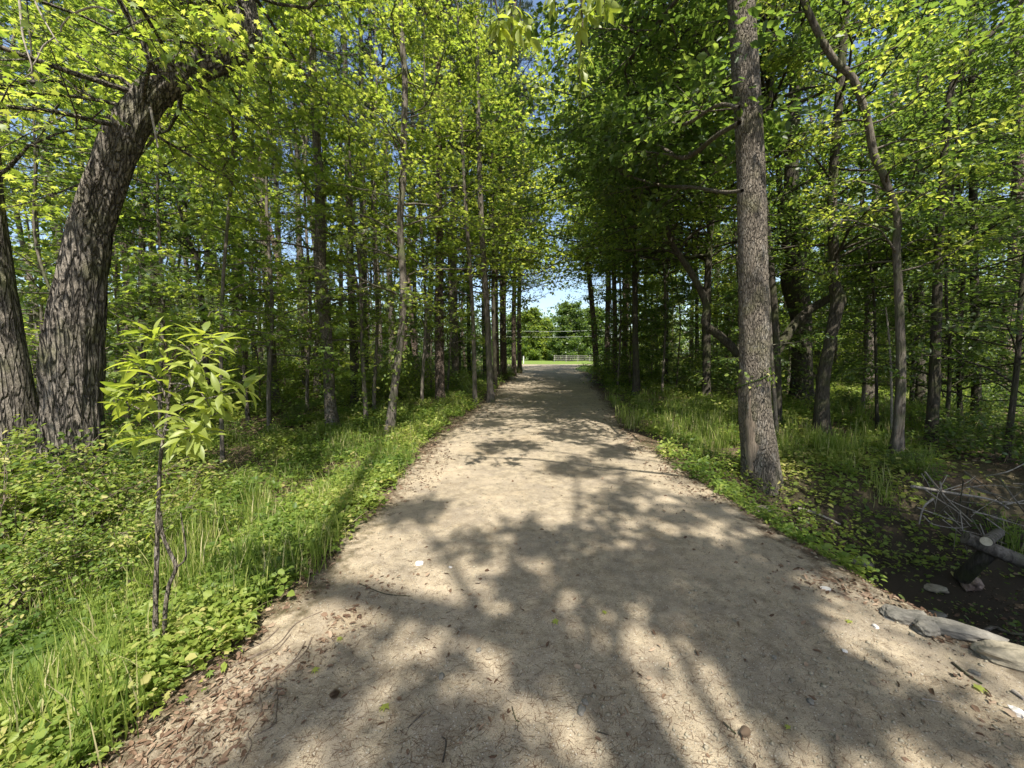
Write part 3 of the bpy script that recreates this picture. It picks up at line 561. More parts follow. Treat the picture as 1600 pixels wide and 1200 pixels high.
# --- right-hand trees
tree('forked_tree', 'low forked tree with two dark curving limbs like a wide V behind the thick trunk', 'tree', [(1179, 640, 26), (1179, 606, 24), (1179, 588, 20)], Y=9.2, H=None, barkm='bark_dark', lm='lit_green', nb=0, segs=10,
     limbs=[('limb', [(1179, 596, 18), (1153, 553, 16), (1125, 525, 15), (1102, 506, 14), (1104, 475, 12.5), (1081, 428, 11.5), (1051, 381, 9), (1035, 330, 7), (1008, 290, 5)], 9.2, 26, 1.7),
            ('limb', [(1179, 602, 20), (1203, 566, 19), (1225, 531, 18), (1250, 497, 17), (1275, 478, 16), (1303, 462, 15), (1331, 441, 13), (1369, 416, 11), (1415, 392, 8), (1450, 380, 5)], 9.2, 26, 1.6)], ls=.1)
tree('burl_tree', 'stout dark trunk with knobbly burls and a lit right side, behind the V-shaped limbs', 'tree', [(1253, 628, 42), (1253, 600, 35), (1252, 506, 33), (1243, 455, 42), (1240, 430, 40), (1247, 395, 30), (1250, 365, 27), (1236, 300, 24), (1240, 180, 22)], H=15, barkm='bark_dark', lm='shade_green',
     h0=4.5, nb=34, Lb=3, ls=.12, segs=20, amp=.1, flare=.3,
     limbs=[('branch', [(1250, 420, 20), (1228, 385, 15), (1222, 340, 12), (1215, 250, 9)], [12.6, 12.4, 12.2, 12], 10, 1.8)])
tree('knotty_tree', 'dark trunk leaning slightly right with a broken knot halfway up, right of the burl trunk', 'tree', [(1284, 684, 26), (1286, 600, 22), (1296, 540, 21), (1306, 490, 22), (1310, 467, 27), (1303, 440, 19), (1303, 397, 17), (1300, 312, 16), (1310, 170, 15), (1319, 47, 14)], H=14, barkm='bark_dark', lm='shade_green',
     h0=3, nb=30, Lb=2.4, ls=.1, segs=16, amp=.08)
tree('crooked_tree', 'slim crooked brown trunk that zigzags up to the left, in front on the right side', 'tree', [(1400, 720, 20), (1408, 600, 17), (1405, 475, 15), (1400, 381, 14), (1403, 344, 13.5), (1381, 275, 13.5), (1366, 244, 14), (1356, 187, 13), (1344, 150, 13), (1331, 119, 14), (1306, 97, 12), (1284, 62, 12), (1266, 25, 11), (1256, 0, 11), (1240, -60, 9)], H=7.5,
     barkm='bark', lm='lit_green', h0=2.9, nb=26, Lb=1.5, ls=.085, segs=16, amp=.04)
tree('thin_tree', 'very thin straight stem just left of the crooked brown trunk', 'tree', [(1371, 670, 6.5), (1369, 569, 6), (1366, 475, 5.5), (1364, 444, 5), (1350, 330, 4)], H=6, barkm='bark_dark', lm='shade_green', h0=1.6, nb=14, Lb=1.0, ls=.08, segs=6)
tree('dead_sapling', 'thin pale dead stem touching the crooked brown trunk on its left', 'tree', [(1394, 680, 5), (1393, 610, 4.5), (1390, 540, 4), (1384, 480, 3)], H=None, barkm='deadwood', lm='shade_green', h0=.5, nb=0, segs=6)
tree('stub_tree', 'dark upright trunk whose upper half is hidden by leaves, right of the crooked trunk', 'tree', [(1439, 638, 22), (1438, 600, 19), (1437, 553, 18), (1436, 400, 16), (1440, 200, 14)], H=13, barkm='bark_dark', lm='shade_green', h0=2.4, nb=34, Lb=2.6, ls=.1, segs=10)
tree('edge_tree', 'dim trunk amid heavy foliage towards the right edge of the picture', 'tree', [(1525, 640, 18), (1525, 562, 16), (1522, 400, 15), (1518, 69, 12)], Y=8.5, H=13, barkm='bark_dark', lm='shade_green', h0=1.6, nb=40, Lb=2.6, ls=.1, segs=10)
tree('slanting_tree', 'black trunk slanting up to the top right corner', 'tree', [(1460, 600, 20), (1466, 400, 16), (1476, 230, 14), (1487, 137, 13), (1519, 75, 12), (1550, 53, 11), (1600, 0, 10), (1650, -50, 9)], Y=6.6, H=9, lk=.8, barkm='bark_dark', lm='shade_green', h0=3, nb=22, Lb=2, ls=.1, segs=12)
tree('shady_tree', 'leafy tree with low spreading boughs filling the right edge above the creek', 'tree', [(1575, 690, 12), (1590, 560, 11), (1600, 420, 10), (1640, 250, 9)], Y=5.9, H=7.5, barkm='bark_dark', lm='shade_green', h0=.7, nb=44, Lb=2.2, ls=.085, nlf=13, segs=8, droop=.25)
tree('shady_tree', 'low spreading tree of dark leaves behind the brush pile, right of the half-hidden dark trunk', 'tree', [(1500, 640, 10), (1498, 560, 9), (1505, 420, 8), (1495, 250, 7)], Y=8.2, H=8, barkm='bark_dark', lm='shade_green', h0=.9, nb=50, Lb=2.5, ls=.09, nlf=13, ntw=11, segs=7, flat=.2)
tree('shady_tree', 'dark-leaved tree filling the gap between the crooked and the half-hidden trunk', 'tree', [(1425, 615, 8), (1428, 560, 8), (1420, 420, 7), (1425, 250, 6)], Y=10.5, H=10, barkm='bark_dark', lm='shade_green', h0=1.0, nb=50, Lb=2.6, ls=.1, nlf=13, ntw=11, segs=7, flat=.2)
tree('shady_tree', 'dark-leaved tree at the very right edge, above the sawn log', 'tree', [(1640, 640, 10), (1645, 560, 9), (1650, 420, 8), (1660, 250, 7)], Y=7.2, H=8, barkm='bark_dark', lm='shade_green', h0=.6, nb=50, Lb=2.4, ls=.085, nlf=13, ntw=11, segs=7, flat=.2)
tree('layered_tree', 'small tree with flat layered sprays of leaves, right of the half-hidden dark trunk', 'tree', [(1480, 655, 8), (1484, 560, 7), (1478, 450, 6), (1486, 330, 5)], Y=7.4, H=7, barkm='bark_dark', lm='shade_green', h0=.9, nb=34, Lb=1.9, ls=.08, nlf=13, segs=8, flat=.15)
tree('slanted_tree', 'dark limb-like trunk slanting up to the left behind the top of the thick trunk', 'tree', [(1215, 590, 13), (1205, 420, 12), (1180, 230, 12), (1138, 135, 11.5), (1110, 95, 11), (1085, 62, 10), (1055, 30, 9), (1025, -8, 8), (990, -50, 7)], Y=8.2, H=10, lk=.8, barkm='bark_dark', lm='lit_green', h0=4.3, nb=26, Lb=2, ls=.1, segs=10)
tree('twin_sapling', 'thin sapling stem hugging the right side of the thick trunk', 'tree', [(1216, 690, 7), (1206, 560, 6), (1199, 420, 6), (1197, 320, 5), (1190, 250, 4)], H=5, barkm='bark', lm='shade_green', h0=1.4, nb=12, Lb=.9, ls=.07, segs=6)
tree('roadside_pine', 'dark slightly curved trunk at the right road edge, nearest to the opening', 'tree', [(933, 592, 9.5), (930, 540, 9), (922, 444, 8), (914, 381, 7), (905, 300, 6)], H=19, kind='pine', barkm='bark_pine', h0=7, nb=50, Lb=2.8, segs=8)
for k, (x0, y0, xt, ww, lab) in enumerate([(948, 572, 951, 9, 'first of two close dark pine trunks right of the curved roadside trunk'), (962, 597, 959, 8.5, 'second of two close dark pine trunks right of the curved roadside trunk'), (976, 575, 976, 8, 'dark pine trunk between the close pair and the leafy roadside trunk on the right')]):
    tree('pine_tree', lab, 'pine', [(x0, y0, ww), ((x0+xt)/2, 500, ww*.93), (xt, 397, ww*.85), (xt-2, 200, ww*.7)], Y=[22, 19, 20.5][k], H=21, kind='pine', barkm='bark_pine', h0=9, nb=44, Lb=2.6, segs=8)
tree('roadside_tree', 'straight dark trunk standing in grass right of the road, before the close pine pair', 'tree', [(995, 617, 13), (993, 540, 10), (992, 440, 9), (991, 381, 8.5), (988, 250, 7)], H=14, barkm='bark_dark', lm='shade_green', h0=4.2, nb=44, Lb=3, ls=.12, tm=T_FAR, nlf=13, ntw=12, segs=8)
tree('thin_tree', 'left one of two thin dark stems in the open wood left of the forked limb', 'tree', [(1089, 600, 7), (1089, 520, 6.5), (1088, 440, 6), (1084, 300, 5)], H=12, barkm='bark_dark', lm='lit_green', h0=4, nb=30, Lb=2.2, ls=.12, tm=T_FAR, nlf=12, segs=6)
tree('thin_tree', 'right one of two thin dark stems in the open wood left of the forked limb', 'tree', [(1098, 596, 6), (1099, 520, 5.5), (1103, 430, 5), (1108, 330, 4)], H=12, barkm='bark_dark', lm='shade_green', h0=4, nb=26, Lb=2.2, ls=.12, tm=T_FAR, nlf=12, segs=6)
tree('mid_tree', 'straight mid-distance trunk seen under the left V-shaped limb', 'tree', [(1117, 586, 9), (1118, 500, 8.5), (1120, 437, 8), (1122, 300, 7)], H=15, barkm='bark', lm='lit_green', h0=4.5, nb=34, Lb=2.8, ls=.14, tm=T_FAR, nlf=12, segs=8)
tree('thin_tree', 'single thin dark stem between the roadside trunk and the open wood on the right', 'tree', [(1012, 590, 5), (1010, 500, 4.5), (1008, 420, 4), (1010, 300, 3.5)], H=12, barkm='bark_dark', lm='lit_green', h0=3, nb=30, Lb=2.2, ls=.13, tm=T_FAR, nlf=12, segs=6)
# --- left-hand trees, near ones first
tree('crooked_tree', 'tall slim wavy trunk wrapped in vine, nearest to the road on the left', 'tree', [(607, 680, 16), (615, 615, 13), (625, 537, 12), (631, 460, 11.5), (625, 350, 11), (630, 280, 10.5), (631, 219, 10), (633, 125, 9), (628, 62, 9), (626, 0, 8), (622, -60, 7)], H=11, barkm='bark', lm='lit_green', segs=12, amp=.05,
     h0=2.6, nb=50, Lb=2.2, ls=.085, tm=T_STAR, nlf=10, ntw=10, vine=(.1, 3.2, 260, .07))
tree('flared_tree', 'knotty trunk with a flared pale foot, left of the vine-wrapped stems', 'tree', [(520, 670, 25), (516, 631, 19), (513, 560, 18), (508, 500, 18), (500, 412, 19), (500, 330, 16), (494, 200, 13), (488, 60, 11)], H=12, barkm='bark_main', lm='shade_green', segs=18, amp=.09, flare=.35, h0=2.8, nb=36, Lb=2.1, ls=.095, vine=(.5, 2.8, 260, .08))
tree('vine_sapling', 'thin stem smothered in vine leaves between the flared trunk and the wavy trunk', 'tree', [(573, 664, 8), (567, 560, 7), (562, 412, 6), (552, 350, 5.5), (548, 280, 5)], H=7, barkm='bark', lm='lit_green', h0=2, nb=22, Lb=1.4, ls=.085, tm=T_STAR, segs=7, vine=(.05, 2.8, 300, .075))
tree('grey_tree', 'grey trunk with its foot in sun, just right of the leafy foreground sapling', 'tree', [(429, 632, 18), (425, 560, 15), (420, 480, 14), (412, 350, 13), (405, 200, 12), (400, 80, 10)], H=13, barkm='bark_main', lm='shade_green', h0=3, nb=36, Lb=2.3, ls=.1, segs=12)
tree('thin_tree', 'thin pale twin stem behind the leafy foreground sapling', 'tree', [(388, 664, 7), (380, 560, 6), (369, 444, 6), (362, 370, 5), (350, 250, 4)], H=8, barkm='bark_main', lm='lit_green', h0=1.5, nb=24, Lb=1.5, ls=.08, segs=6)
tree('leaning_tree', 'slim dark tree leaning left, just right of the huge bending trunk', 'tree', [(325, 620, 10), (312, 440, 9), (294, 369, 8.5), (276, 310, 8), (262, 272, 7.5), (235, 190, 7)], Y=9, H=9, lk=.8, barkm='bark_dark', lm='shade_green', h0=2.2, nb=32, Lb=2.2, ls=.1, segs=8)
tree('shaded_tree', 'straight shaded trunk close to the right flank of the huge bending trunk', 'tree', [(222, 560, 13), (222, 460, 12), (222, 375, 12), (225, 250, 11)], Y=9.5, H=13, barkm='bark', lm='shade_green', h0=3, nb=36, Lb=2.4, ls=.1, segs=8)
tree('leafy_tree', 'young leafy tree glowing yellow-green between the huge bending trunk and the pines', 'tree', [(345, 600, 7), (348, 450, 6), (360, 300, 6), (372, 180, 5), (380, 60, 4)], Y=6.3, H=7.5, barkm='bark', lm='lit_green', h0=1.6, nb=38, Lb=1.9, ls=.09, tm=T_STAR, nlf=11, ntw=9, segs=7, droop=.3)
tree('leafy_tree', 'young leafy tree with low sprays behind the far-left dark trunk', 'tree', [(140, 600, 7), (60, 400, 6), (55, 250, 5), (50, 100, 4)], Y=6.4, H=8, barkm='bark', lm='lit_green', h0=1.4, nb=40, Lb=2.1, ls=.09, nlf=12, segs=7, droop=.25)
tree('young_tree', 'sunlit young tree arching over the left road edge in front of the two roadside pines', 'tree', [(742, 612, 7), (738, 480, 6), (728, 330, 6), (720, 180, 5), (716, 60, 4)], Y=12, H=12, barkm='bark', lm='lit_green', h0=3.2, nb=46, Lb=2.3, ls=.1, tm=T_STAR, nlf=10, ntw=10, segs=7)
pines = [(447, 585, 437, 428, 11, 'bark_dark', 'dark straight trunk just behind the grey sunlit one'), (476, 566, 467, 365, 9.5, 'bark_main', 'pale grey pine trunk left of the flared knotty trunk'),
         (553, 545, 547, 397, 13, 'bark_dark', 'broad dark pine trunk right of the flared knotty trunk'), (569, 520, 567, 350, 11, 'bark_dark', 'dark pine trunk close behind the broad dark one'),
         (593, 568, 586, 380, 10, 'bark_main', 'pale pine trunk seen just left of the wavy vine-wrapped trunk'), (612, 562, 605, 365, 9, 'bark_main', 'second pale pine trunk partly behind the wavy vine-wrapped trunk'),
         (665, 606, 675, 381, 7.5, 'bark', 'thin trunk tilting right, first to the right of the wavy trunk'), (687, 560, 686, 350, 13, 'bark_pine', 'thick rough pine trunk wrapped in leaves, midway between the wavy trunk and the road'),
         (712, 575, 709, 365, 9.5, 'bark_main', 'pale straight pine trunk right of the thick leaf-wrapped one'), (648, 560, 646, 365, 7, 'bark_dark', 'slim dark pine trunk in the gap right of the wavy trunk'),
         (767, 628, 753, 365, 10, 'bark', 'smooth straight pole-like trunk at the left road edge, nearest one to the gravel'), (774, 605, 770, 381, 6.5, 'bark_dark', 'thin dark stem directly right of the smooth roadside pole trunk'),
         (787, 592, 786, 365, 10, 'bark_pine', 'dark pine at the left road edge, third from the opening'), (803, 580, 806, 365, 7, 'bark_pine', 'dark pine at the left road edge, second from the opening'),
         (812, 577, 814, 381, 6.5, 'bark_pine', 'dark pine at the left road edge, the last before the sunny opening'), (512, 560, 508, 380, 8, 'bark_dark', 'dim pine trunk hidden behind the flared knotty trunk'),
         (535, 565, 533, 360, 7, 'bark_pine', 'slim reddish pine trunk left of the broad dark pine'), (632, 570, 640, 360, 7, 'bark_pine', 'slim pine trunk directly behind the wavy trunk'),
         (733, 580, 731, 370, 6, 'bark_dark', 'slender dark trunk between the pale pine and the roadside pole trunk'), (399, 580, 392, 380, 8, 'bark_dark', 'dark pine trunk left of the grey sunlit trunk'),
         (340, 575, 333, 380, 8, 'bark_main', 'pale trunk above the leafy foreground sapling'), (300, 570, 290, 380, 7, 'bark', 'dim trunk above the left end of the leafy foreground sapling')]
for (x0, y0, xt, yt, ww, bm, lab) in pines:
    Yd = min(.27*F/ww, 26) if y0 < 585 else None
    if x0 == 774: Yd = 17.5
    if x0 == 803: Yd = 27
    if x0 == 812: Yd = 31
    s = (xt-x0)/(y0-yt)
    tree('pine_tree', lab, 'pine', [(x0, y0, ww*1.1), (x0+s*(y0-480)+random.Random(x0).uniform(-2, 2), 480, ww), (xt, yt, ww*.9), (xt+s*170*.6, yt-170, ww*.75)], Y=Yd, H=random.Random(x0).uniform(17, 23), kind='pine', barkm=bm,
         h0=5.5 if x0 > 798 else 10.5, nb=44, Lb=2.5, segs=9, lk=.6)
for (x0, Yd, H, lab, lm_) in [(585, 10.5, 11, 'bright leafy understory tree behind the vine-smothered stem', 'lit_green'), (660, 11.5, 12, 'bright leafy understory tree just right of the wavy vine-wrapped trunk', 'lit_green'), (700, 15, 13, 'leafy understory tree in front of the pale straight pine', 'lit_green'),
                              (480, 11, 12, 'leafy understory tree in front of the pale grey pine trunk', 'lit_green'), (770, 21, 12, 'leafy understory tree between the roadside pole trunk and the dark roadside pines', 'lit_green'),
                              (1035, 15, 11, 'leafy understory tree on the right, just left of the curved dark limb', 'shade_green'), (1150, 14, 12, 'leafy understory tree seen past the left side of the thick grey trunk', 'lit_green'), (965, 17, 12, 'leafy understory tree between the roadside trunk and the close dark pines', 'shade_green'),
                              (250, 8, 9, 'shady understory tree behind the bend of the huge leaning trunk', 'shade_green'), (60, 8.5, 12, 'bright leafy tree filling the view between the two big left trunks', 'lit_green'), (180, 11, 13, 'bright leafy tree seen just right of the huge leaning trunk', 'lit_green'), (-40, 7.5, 11, 'shady leafy tree at the far left edge, above the cut-off trunk', 'shade_green'), (310, 12, 13, 'bright leafy tree above the leafy foreground sapling', 'lit_green'), (420, 8.5, 9, 'leafy understory tree whose boughs cross the top of the grey sunlit trunk', 'lit_green'), (1350, 10, 11, 'shady understory tree behind the crooked brown trunk', 'shade_green'), (900, 27, 13, 'tall leafy tree leaning over the road from the right near the opening', 'shade_green')]:
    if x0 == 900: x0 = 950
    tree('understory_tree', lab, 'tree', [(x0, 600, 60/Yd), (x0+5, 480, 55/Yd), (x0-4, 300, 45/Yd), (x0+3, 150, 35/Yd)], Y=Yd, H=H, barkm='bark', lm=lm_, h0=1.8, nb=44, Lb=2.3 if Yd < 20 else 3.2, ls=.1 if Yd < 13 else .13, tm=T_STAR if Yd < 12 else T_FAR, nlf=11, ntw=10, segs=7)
#@@BEHIND
# --- trees behind and beside the viewer whose shade falls on the road and creek, some added for it
def free_tree(name, label, pts, r0, r1, h0, nb, Lb, lm, seed, ls=.13, barkm='bark', clumps=(), toward=None, **kw):
    rng = np.random.default_rng(seed); P, R = fit_trunk(rng, pts, r0, r1, 40); base = np.array([P[0, 0], P[0, 1], float(gh(P[0, 0], P[0, 1]))]); P[0, 2] = base[2]-.2
    root = thing(name, label, 'tree', base); wood, lf = Wood(), Acc()
    if nb: crown_on(rng, wood, lf, P, R, h0, P[-1, 2], nb, Lb, ls=ls, tm=T_FAR, **kw)
    if toward: crown_on(rng, wood, lf, P, R, toward[2], P[-1, 2]*(toward[6] if len(toward) > 6 else .93), toward[3], toward[4], az=toward[:2], el=(-.05, .45), taper=toward[5] if len(toward) > 5 else .3, ls=ls, tm=T_FAR, nlf=13, ntw=14, twl=.34, droop=.1)
    for (c, q, n_) in clumps:
        c = np.array(c, float); i = int(np.argmin(np.linalg.norm(P-c, axis=1)+np.where(P[:, 2] > c[2], 3, 0))); Q = spline([P[i], (P[i]+c)/2+UP*.15, c], 10); tubes(wood, Q, np.linspace(min(R[i]*.5, .06), .015, 10), 5)
        a = rng.uniform(0, 6.28, n_); e = rng.uniform(-.4, .7, n_); spray(rng, wood, lf, c+rng.normal(0, q*.25, (n_, 3)), np.stack([np.cos(a)*np.cos(e), np.sin(a)*np.cos(e), np.sin(e)], -1), np.full(n_, q), np.full(n_, .02), ls=ls, tm=T_FAR)
    tubes(wood, P, R, 12, bark_mod(seed, .06, 3, .3)); wood.build('trunk', M[barkm], root, base, smooth=True); lf.build('crown', M[lm], root, base); return root, P, R, rng
def above(px, py, z):                   # the spot at height z whose shadow falls on the ground seen at (px, py)
    g = G(px, py); k = (z-g[2])/sd[2]; return g+sd*k
sh = [above(1010, 1190, 10.4), above(860, 1015, 11.8), above(560, 925, 13.2), above(500, 890, 14.3), above(575, 745, 15.5)]
t, P, R, rng = free_tree('shade_tree', 'tall tree behind the viewer that throws the forked shadow on the road', [(3.3, -5.6, 0), (2.9, -5.5, 4), (2.3, -5.3, 7.5)]+[tuple(q) for q in sh]+[tuple(sh[-1]+np.array([-.2, .8, 1.5]))], .2, .07, 0, 0, 0, 'hick', 900,
    clumps=[(above(1090, 930, 9.5), .55, 7), (above(1180, 880, 9.0), .5, 7), (above(980, 870, 9.5), .45, 5), (above(1240, 1000, 9), .4, 5), (above(1380, 1120, 9), .35, 4), (above(1020, 790, 11), .5, 6), (above(780, 830, 12), .35, 3), (above(760, 1090, 9.5), .3, 2), (above(600, 1150, 10.5), .5, 4), (above(900, 900, 10), .4, 4),
            (above(640, 800, 12.5), .3, 3), (above(900, 735, 12), .4, 4)])
t, P, R, rng = free_tree('overhanging_tree', 'tree on the right, out of view, whose bough hangs broad leaves into the top middle', [(7.5, -1.5, 0), (7.3, -1.4, 6), (7.6, -1.2, 13)], .18, .04, 3.5, 40, 3.2, 'shade_green', 901, ntw=10, nlf=12, clumps=[(above(800, 700, 9), .5, 4), (above(900, 678, 9), .55, 4), (above(960, 700, 9.5), .5, 4), (above(760, 662, 10), .5, 3), (above(850, 650, 10), .6, 4), (above(1000, 655, 9), .55, 4), (above(930, 640, 9.5), .6, 4)])
b = np.array(t.location); lf = Acc(); wd = Wood()
bough = spline([(7.35, -1.42, 4.9), (5.6, -.2, 5.5), (3.6, 1.3, 5.3), (1.6, 2.5, 4.85), (.6, 3.0, 4.6), (-.25, 3.2, 4.5)], 30)
tubes(wd, bough, np.linspace(.06, .012, 30), 7)
for (x0, y0, x1, y1, Yd, nw) in [(790, -40, 800, 70, 3.1, 8), (770, -20, 778, 45, 3.0, 5), (815, -30, 822, 60, 3.2, 5), (880, -40, 868, 12, 2.9, 4), (910, -40, 905, 45, 3.0, 6), (935, -30, 915, 35, 3.1, 5), (910, 40, 908, 140, 3.1, 5), (960, -20, 945, 8, 3.2, 4)]:
    p0, p1 = at(x0, y0, Yd), at(x1, y1, Yd+.1); i = int(np.argmin(np.linalg.norm(bough-p0, axis=1))); Q = spline([bough[i], p0, (p0+p1)/2+rng.normal(0, .02, 3), p1], 14); tubes(wd, Q, np.linspace(.01, .003, 14), 4)
    ii = np.linspace(8, 13, nw).astype(int); whorls(rng, lf, Q[ii]+rng.normal(0, .02, (nw, 3)), [(rng.normal(0, .5), rng.normal(0, .5), -.5) for _ in ii], n=4, ls=.13, droop=.5)
wd.build('bough', M['bark'], t, b, smooth=True); lf.build('hanging_leaves', M['hick'], t, b)
free_tree('shade_tree', 'tree out of view on the right, beyond the creek mouth', [(9.5, 2.5, -.2), (9.3, 2.4, 6), (9.6, 2.6, 12)], .16, .04, 3, 38, 3.2, 'shade_green', 902, ntw=10, nlf=12)
free_tree('shade_tree', 'tree out of view behind the viewer on the right road edge', [(5.6, -6, 0), (5.4, -6, 8), (5.5, -5.5, 17)], .2, .04, 9.5, 26, 2.6, 'shade_green', 903, ntw=8, nlf=10)
free_tree('shade_tree', 'tall tree out of view above the right verge, past the viewer', [(8.3, -4.2, 0), (8.0, -4, 9), (8.0, -3.6, 19)], .2, .04, 9, 34, 3.4, 'shade_green', 904, ntw=9, nlf=11)
free_tree('shade_tree', 'tree out of view on the left beside the huge leaning trunk', [(-8, 1.2, 0), (-7.8, 1.2, 6), (-7.8, 1.4, 12)], .16, .04, 4, 26, 2.6, 'lit_green', 905, ntw=8, nlf=10)
free_tree('shade_tree', 'leafy tree out of view behind the viewer, added to shade the right roadside', [(6.3, -1.2, 0), (6.2, -.6, 4), (6.0, .3, 9.5)], .11, .03, 5.0, 34, 1.7, 'shade_green', 908, ntw=10, nlf=12)  # unseen tree, added so its shade covers the ground on the right
free_tree('shade_tree', 'low leafy tree out of view, added to shade the creek on the right', [(6.4, -.6, 0), (6.2, -.5, 3), (6.4, -.3, 7)], .1, .03, 1.5, 50, 2.2, 'shade_green', 906, ntw=10, nlf=13)  # unseen tree, put in to darken the creek with its shade
free_tree('shade_tree', 'tree out of view on the right, uphill from the creek', [(10, -2.5, 0), (10, -2.3, 6), (10.2, -2, 14)], .16, .04, 4, 40, 3.4, 'shade_green', 907, ntw=9, nlf=12)
for k, (x_, y_, H_, L_, h_, lm_, lab) in enumerate([(6.6, 13, 16, 4.6, 4.6, 'shade_green', 'broad-crowned tree on the right whose boughs reach over the road behind the thick grey trunk'), (7.6, 19, 18, 5.4, 5.4, 'lit_green', 'broad bright-crowned tree roofing the road behind the grass on the right'), (9.2, 29, 19, 5.6, 7.5, 'shade_green', 'tall broad tree leaning its crown over the far road from the right'),
        (12, 40, 18, 5.5, 8, 'lit_green', 'far broad tree over the right side of the opening'), (-2.6, 18, 17, 3.9, 5.2, 'lit_green', 'tall bright tree spreading over the left road edge behind the smooth pole trunk'), (-1.9, 27, 18, 4.2, 7.2, 'lit_green', 'tall bright tree roofing the far road from the left'), (-2.2, 38, 18, 4.4, 8.5, 'shade_green', 'far tree roofing the road end from the left'), (5.4, 8.6, 14, 4.0, 5.6, 'shade_green', 'broad tree rising close behind the thick grey trunk with boughs above the road')]):
    top_ = {0: .68, 7: .7}.get(k, .93)
    P_ = [(x_, y_, 0), (x_-.1, y_, H_*.3), (x_+.15, y_+.1, H_*.65), (x_-.1, y_, H_)]; free_tree('canopy_tree', lab, P_, .14, .03, h_, 56, L_, lm_, 950+k, ls=.14 if y_ < 16 else .19, ntw=13, nlf=13, barkm='bark_dark', toward=(2.1, 4.0, h_, 46, [6.6, 8.4, 9, 9, 5, 5.2, 6, 6][k], [.45, .4, .12, .12, .1, .1, .1, .35][k], top_) if x_ > 0 else (-1.1, 1.2, h_, 40, [6.2, 7.2, 7.8, 8, 6.2, 6.4, 6.4, 6][k], .12))
for (x_, y_, H_, h_, L_, lab) in [(6.4, 22, 24, 8, 4.2, 'tall pine whose grey-green crown spreads over the middle of the road from the right'), (-.9, 22.5, 24, 8.5, 3.8, 'tall pine with its grey-green crown reaching over the road from the left'), (8.6, 33, 24, 8.5, 5.0, 'far tall pine roofing the opening from the right'), (-.6, 33, 24, 9.5, 4.2, 'far tall pine roofing the opening from the left')]:
    rng = np.random.default_rng(int(x_*10+y_)+50); P, R = fit_trunk(rng, [(x_, y_, 0), (x_, y_, H_*.3), (x_*.8+.5, y_, H_*.65), (x_*.6+1, y_, H_)], .17, .04, 30); P[0, 2] -= .2; root = thing('pine_tree', lab, 'pine', (x_, y_, 0)); wood, lf = Wood(), Acc()
    pine_crown(rng, wood, lf, P, R, h_, H_, 80, L_, nt=20, nn=18, ls=.26); tubes(wood, P, R, 9, bark_mod(3, .06, 3, .3)); wood.build('trunk', M['bark_pine'], root, (x_, y_, 0), smooth=True); lf.build('crown', M['needle'], root, (x_, y_, 0))
#@@FILL
# --- wood behind: prototypes of each kind, then copies
def proto(kind, seed, H, lm, barkm, h0, nb, Lb, ls, r0=.09, **kw):
    rng = np.random.default_rng(seed); pts = [(0, 0, 0)]+[(rng.normal(0, .03*H*f), rng.normal(0, .03*H*f), H*f) for f in (.25, .5, .75, 1)]
    P, R = fit_trunk(rng, pts, r0, .02, 24); P[0, 2] = -.2; root = thing('tree', 'x', 'tree', (0, 0, 0)); wood, lf = Wood(), Acc()
    if kind == 'pine': pine_crown(rng, wood, lf, P, R, h0, H, nb, Lb, nt=13, nn=13, ls=.24)
    else: crown_on(rng, wood, lf, P, R, h0, H, nb, Lb, tm=T_FAR, ls=ls, **kw)
    tubes(wood, P, R, 8, bark_mod(seed, .06, 2, .4)); wood.build('trunk', M[barkm], root, smooth=True); lf.build('crown', M['needle'] if kind == 'pine' else M[lm], root); return root
PR = [proto('leafy', 1, 12, 'lit_green', 'bark', 1.0, 54, 2.6, .14, nlf=12, ntw=10), proto('leafy', 2, 10, 'lit_green', 'bark', .8, 48, 2.3, .13, nlf=12, ntw=10), proto('leafy', 3, 13, 'shade_green', 'bark_dark', 1.2, 54, 2.8, .14, nlf=12, ntw=10),
      proto('leafy', 4, 9, 'shade_green', 'bark', .6, 50, 2.2, .13, nlf=12, ntw=10), proto('pine', 5, 21, '', 'bark_main', 10.5, 46, 2.6, .2, r0=.15), proto('pine', 6, 23, '', 'bark_pine', 12, 44, 2.8, .2, r0=.16)]
used = [False]*len(PR); rr = random.Random(12)
taken = [(o.location.x, o.location.y) for o in C.objects if o.type == 'EMPTY' and o not in PR and o.location.y > 3]
REFS = [(10, 'the cut-off far-left trunk'), (112, 'the huge leaning trunk'), (222, 'the shaded upright trunk'), (300, 'the thin left-leaning tree'), (388, 'the pale twin stem'), (428, 'the grey sunlit trunk'), (472, 'the pale grey pine'), (514, 'the flared knotty trunk'), (567, 'the vine-smothered stem'), (620, 'the wavy vine-wrapped trunk'), (667, 'the right-tilting thin trunk'), (687, 'the thick leaf-wrapped pine'),
        (711, 'the pale straight pine'), (762, 'the smooth pole trunk'), (787, 'the dark roadside pines'), (932, 'the curved roadside trunk'), (955, 'the close dark pine pair'), (994, 'the dark trunk in grass'), (1040, 'the leftmost V-shaped limb'), (1093, 'the two thin dark stems'), (1180, 'the thick grey trunk'), (1252, 'the burl trunk'), (1290, 'the knotty trunk'), (1370, 'the very thin stem'), (1405, 'the crooked brown trunk'),
        (1438, 'the half-hidden dark trunk'), (1525, 'the dim right-hand trunk'), (1600, 'the right picture edge')]
seen_labels = set()
